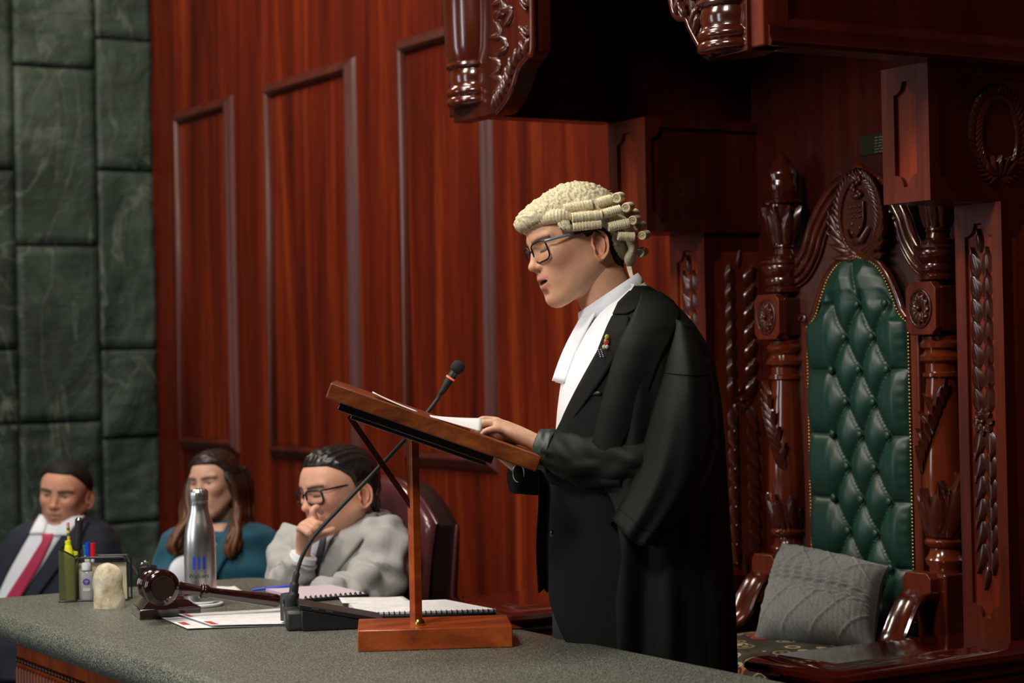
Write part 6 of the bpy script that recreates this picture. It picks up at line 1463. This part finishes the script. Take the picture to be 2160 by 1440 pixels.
TR = [(1086, 700, 822, 0.08), (1096, 672, 828, 0.10), (1108, 640, 832, 0.12), (1125, 622, 838, 0.14), (1160, 606, 846, 0.155), (1200, 600, 848, 0.16), (1280, 596, 846, 0.16), (1420, 600, 846, 0.17)]
TR = [(1078, 728, 812, 0.075)] + [(a, l, min(r, 836), b) for a, l, r, b in TR]
GS = mat('light_grey_suit', (0.40, 0.395, 0.38), 0.8); tj = torso('suit_jacket', TR, DR + 0.05, GS, pr2, 0.010, 12)
patchD('shirt', TR, DR + 0.05, 1088, 1240, T([(1088, 690), (1130, 668), (1240, 655)]), T([(1088, 740), (1130, 706), (1180, 690), (1240, 664)]), 0.004, mat('pale_blue_shirt', (0.42, 0.46, 0.55), 0.8), pr2)
patchD('lapel', TR, DR + 0.05, 1076, 1250, T([(1076, 760), (1110, 728), (1150, 706), (1250, 662)]), T([(1076, 795), (1110, 785), (1128, 770), (1170, 738), (1250, 676)]), 0.012, GS, pr2, 20, 5)
patchD('tie', TR, DR + 0.05, 1120, 1240, T([(1120, 690), (1160, 680), (1240, 654)]), T([(1120, 700), (1160, 694), (1240, 668)]), 0.010, mat('dark_tie', (0.03, 0.03, 0.05), 0.6), pr2)
def arm(name, path, rads, mtl, parent, cre, seed):
    C = cr([U(a, b, D=d) for a, b, d in path], 8); Rr = np.interp(np.linspace(0, 1, len(C)), np.linspace(0, 1, len(rads)), rads); n = 32; rings = []; u0 = UP
    for i, p in enumerate(C):
        t = (C[min(i + 1, len(C) - 1)] - C[max(i - 1, 0)]).normalized(); x = t.cross(u0).normalized(); y = x.cross(t); u0 = y
        rings.append([p + (x * math.cos(2 * PI * k / n) + y * math.sin(2 * PI * k / n)) * (Rr[i] + cre * mnoise.noise(Vector((i * 0.35, math.cos(2 * PI * k / n) * 1.6, seed + math.sin(2 * PI * k / n) * 1.6))) * 2) for k in range(n)])
    return build(name, G().loft(rings), mtl, parent, smooth=180)
arm('sleeve', [(800, 1120, DR - 0.02), (812, 1170, DR - 0.08), (790, 1225, DR - 0.12), (730, 1262, DR - 0.2), (680, 1262, DR - 0.26)], [0.07, 0.078, 0.074, 0.066, 0.058], GS, pr2, 0.012, 4)
arm('sleeve', [(640, 1125, DR + 0.05), (612, 1180, DR + 0.02), (612, 1228, DR - 0.05), (622, 1210, DR - 0.12), (638, 1178, DR - 0.14)], [0.062, 0.066, 0.06, 0.055, 0.045], GS, pr2, 0.008, 9)
g = G(); a, b = U(637, 1182, D=DR - 0.14), U(641, 1170, D=DR - 0.142); g.tube([a, b], 0.038, 24); build('shirt_cuff', g, M['shirt'], pr2, smooth=60)
hm = mat('pink_hand_skin', qR['skin'], 0.55)
W3 = U(640, 1160, D=DR - 0.142); K3 = [U(a, b, D=DR + d) for a, b, d in ((664, 1098, -0.15), (652, 1100, -0.175), (641, 1106, -0.19), (632, 1114, -0.20))]
t3 = [tuple(U(a, b, D=DR + d) for a, b, d in q) for q in (((660, 1078, -0.155), (668, 1070, -0.15), (678, 1080, -0.14)), ((668, 1104, -0.2), (680, 1108, -0.19), (676, 1116, -0.17)), ((660, 1114, -0.215), (672, 1120, -0.2), (668, 1128, -0.18)), ((650, 1124, -0.22), (660, 1132, -0.205), (656, 1138, -0.19)))]
hand('hand', W3, K3, t3, [U(a, b, D=DR + d) for a, b, d in ((652, 1140, -0.15), (672, 1130, -0.15), (690, 1122, -0.14), (702, 1117, -0.13))], pr2, hm, fr_=0.0095)
lap(pr2, DR, 700, GS)
# --- leather armchair behind him
ch = thing('leather_armchair', 'burgundy leather armchair behind the pale grey suit', 'chair', (2.72, 5.2, -0.22))
BL = mat('burgundy_leather', (0.085, 0.022, 0.026), 0.26, coat=0.4); DK = mat('dark_leather_side', (0.012, 0.006, 0.006), 0.4)
y0c, y1c = 4.93, 5.50; zt0 = U(860, 1018, X=2.72).z
P = []; NY, NZ = 40, 40
for j in range(NZ + 1):
    v = j / NZ; row = []
    for i in range(NY + 1):
        u = i / NY; y = lerp(y0c + 0.0, y1c, u); zt = zt0 - 0.12 * abs(2 * u - 1) ** 2.2; z = lerp(0.25, zt, v); e = min(1, min(u, 1 - u) / 0.08, (1 - v) / 0.08)
        row.append((2.70 - 0.035 * max(e, 0) ** 0.5 * (1 - 0.4 * abs(math.sin(v * 9))) + 0.06 * v ** 2, y, z))
    P.append(row)
build('front_padding', G().grid(P), BL, ch, smooth=180, mods=[('solid', 'SOLIDIFY', {'thickness': 0.02, 'offset': 1})])
outl = [(y0c, 0.1)] + [(lerp(y0c, y1c, k / 20), zt0 - 0.12 * abs(2 * k / 20 - 1) ** 2.2) for k in range(21)] + [(y1c, 0.1)]
g = G(); rr = []
for x, s_ in ((2.70, 1.0), (2.74, 1.0), (2.775, 0.99), (2.79, 0.96)): rr.append([(x + 0.06 * ((z - 0.1) / 0.9) ** 2, (y - 5.215) * s_ + 5.215, (z - 0.5) * s_ + 0.5) for y, z in outl])
build('back_shell', g.loft(rr), DK, ch, smooth=40)
build('top_piping', G().tube([(2.705 + 0.055, y, z + 0.002) for y, z in outl[1:-1]], 0.008, 8), BL, ch, smooth=60)
build('side_piping', G().tube([(2.775 + 0.06 * ((z - 0.1) / 0.9) ** 2, y0c, z) for z in np.linspace(0.1, outl[1][1], 12)], 0.006, 8), BL, ch, smooth=60)
build('seat', G().box((2.25, y0c + 0.05, 0.08), (2.72, y1c - 0.05, 0.2)), BL, ch, bevel=0.03)
build('base', G().lathe([(0.28, -0.22), (0.28, -0.19), (0.04, -0.17), (0.035, 0.08)], Matrix.Translation((2.5, 5.2, 0)), 20), M['black'], ch, smooth=40)
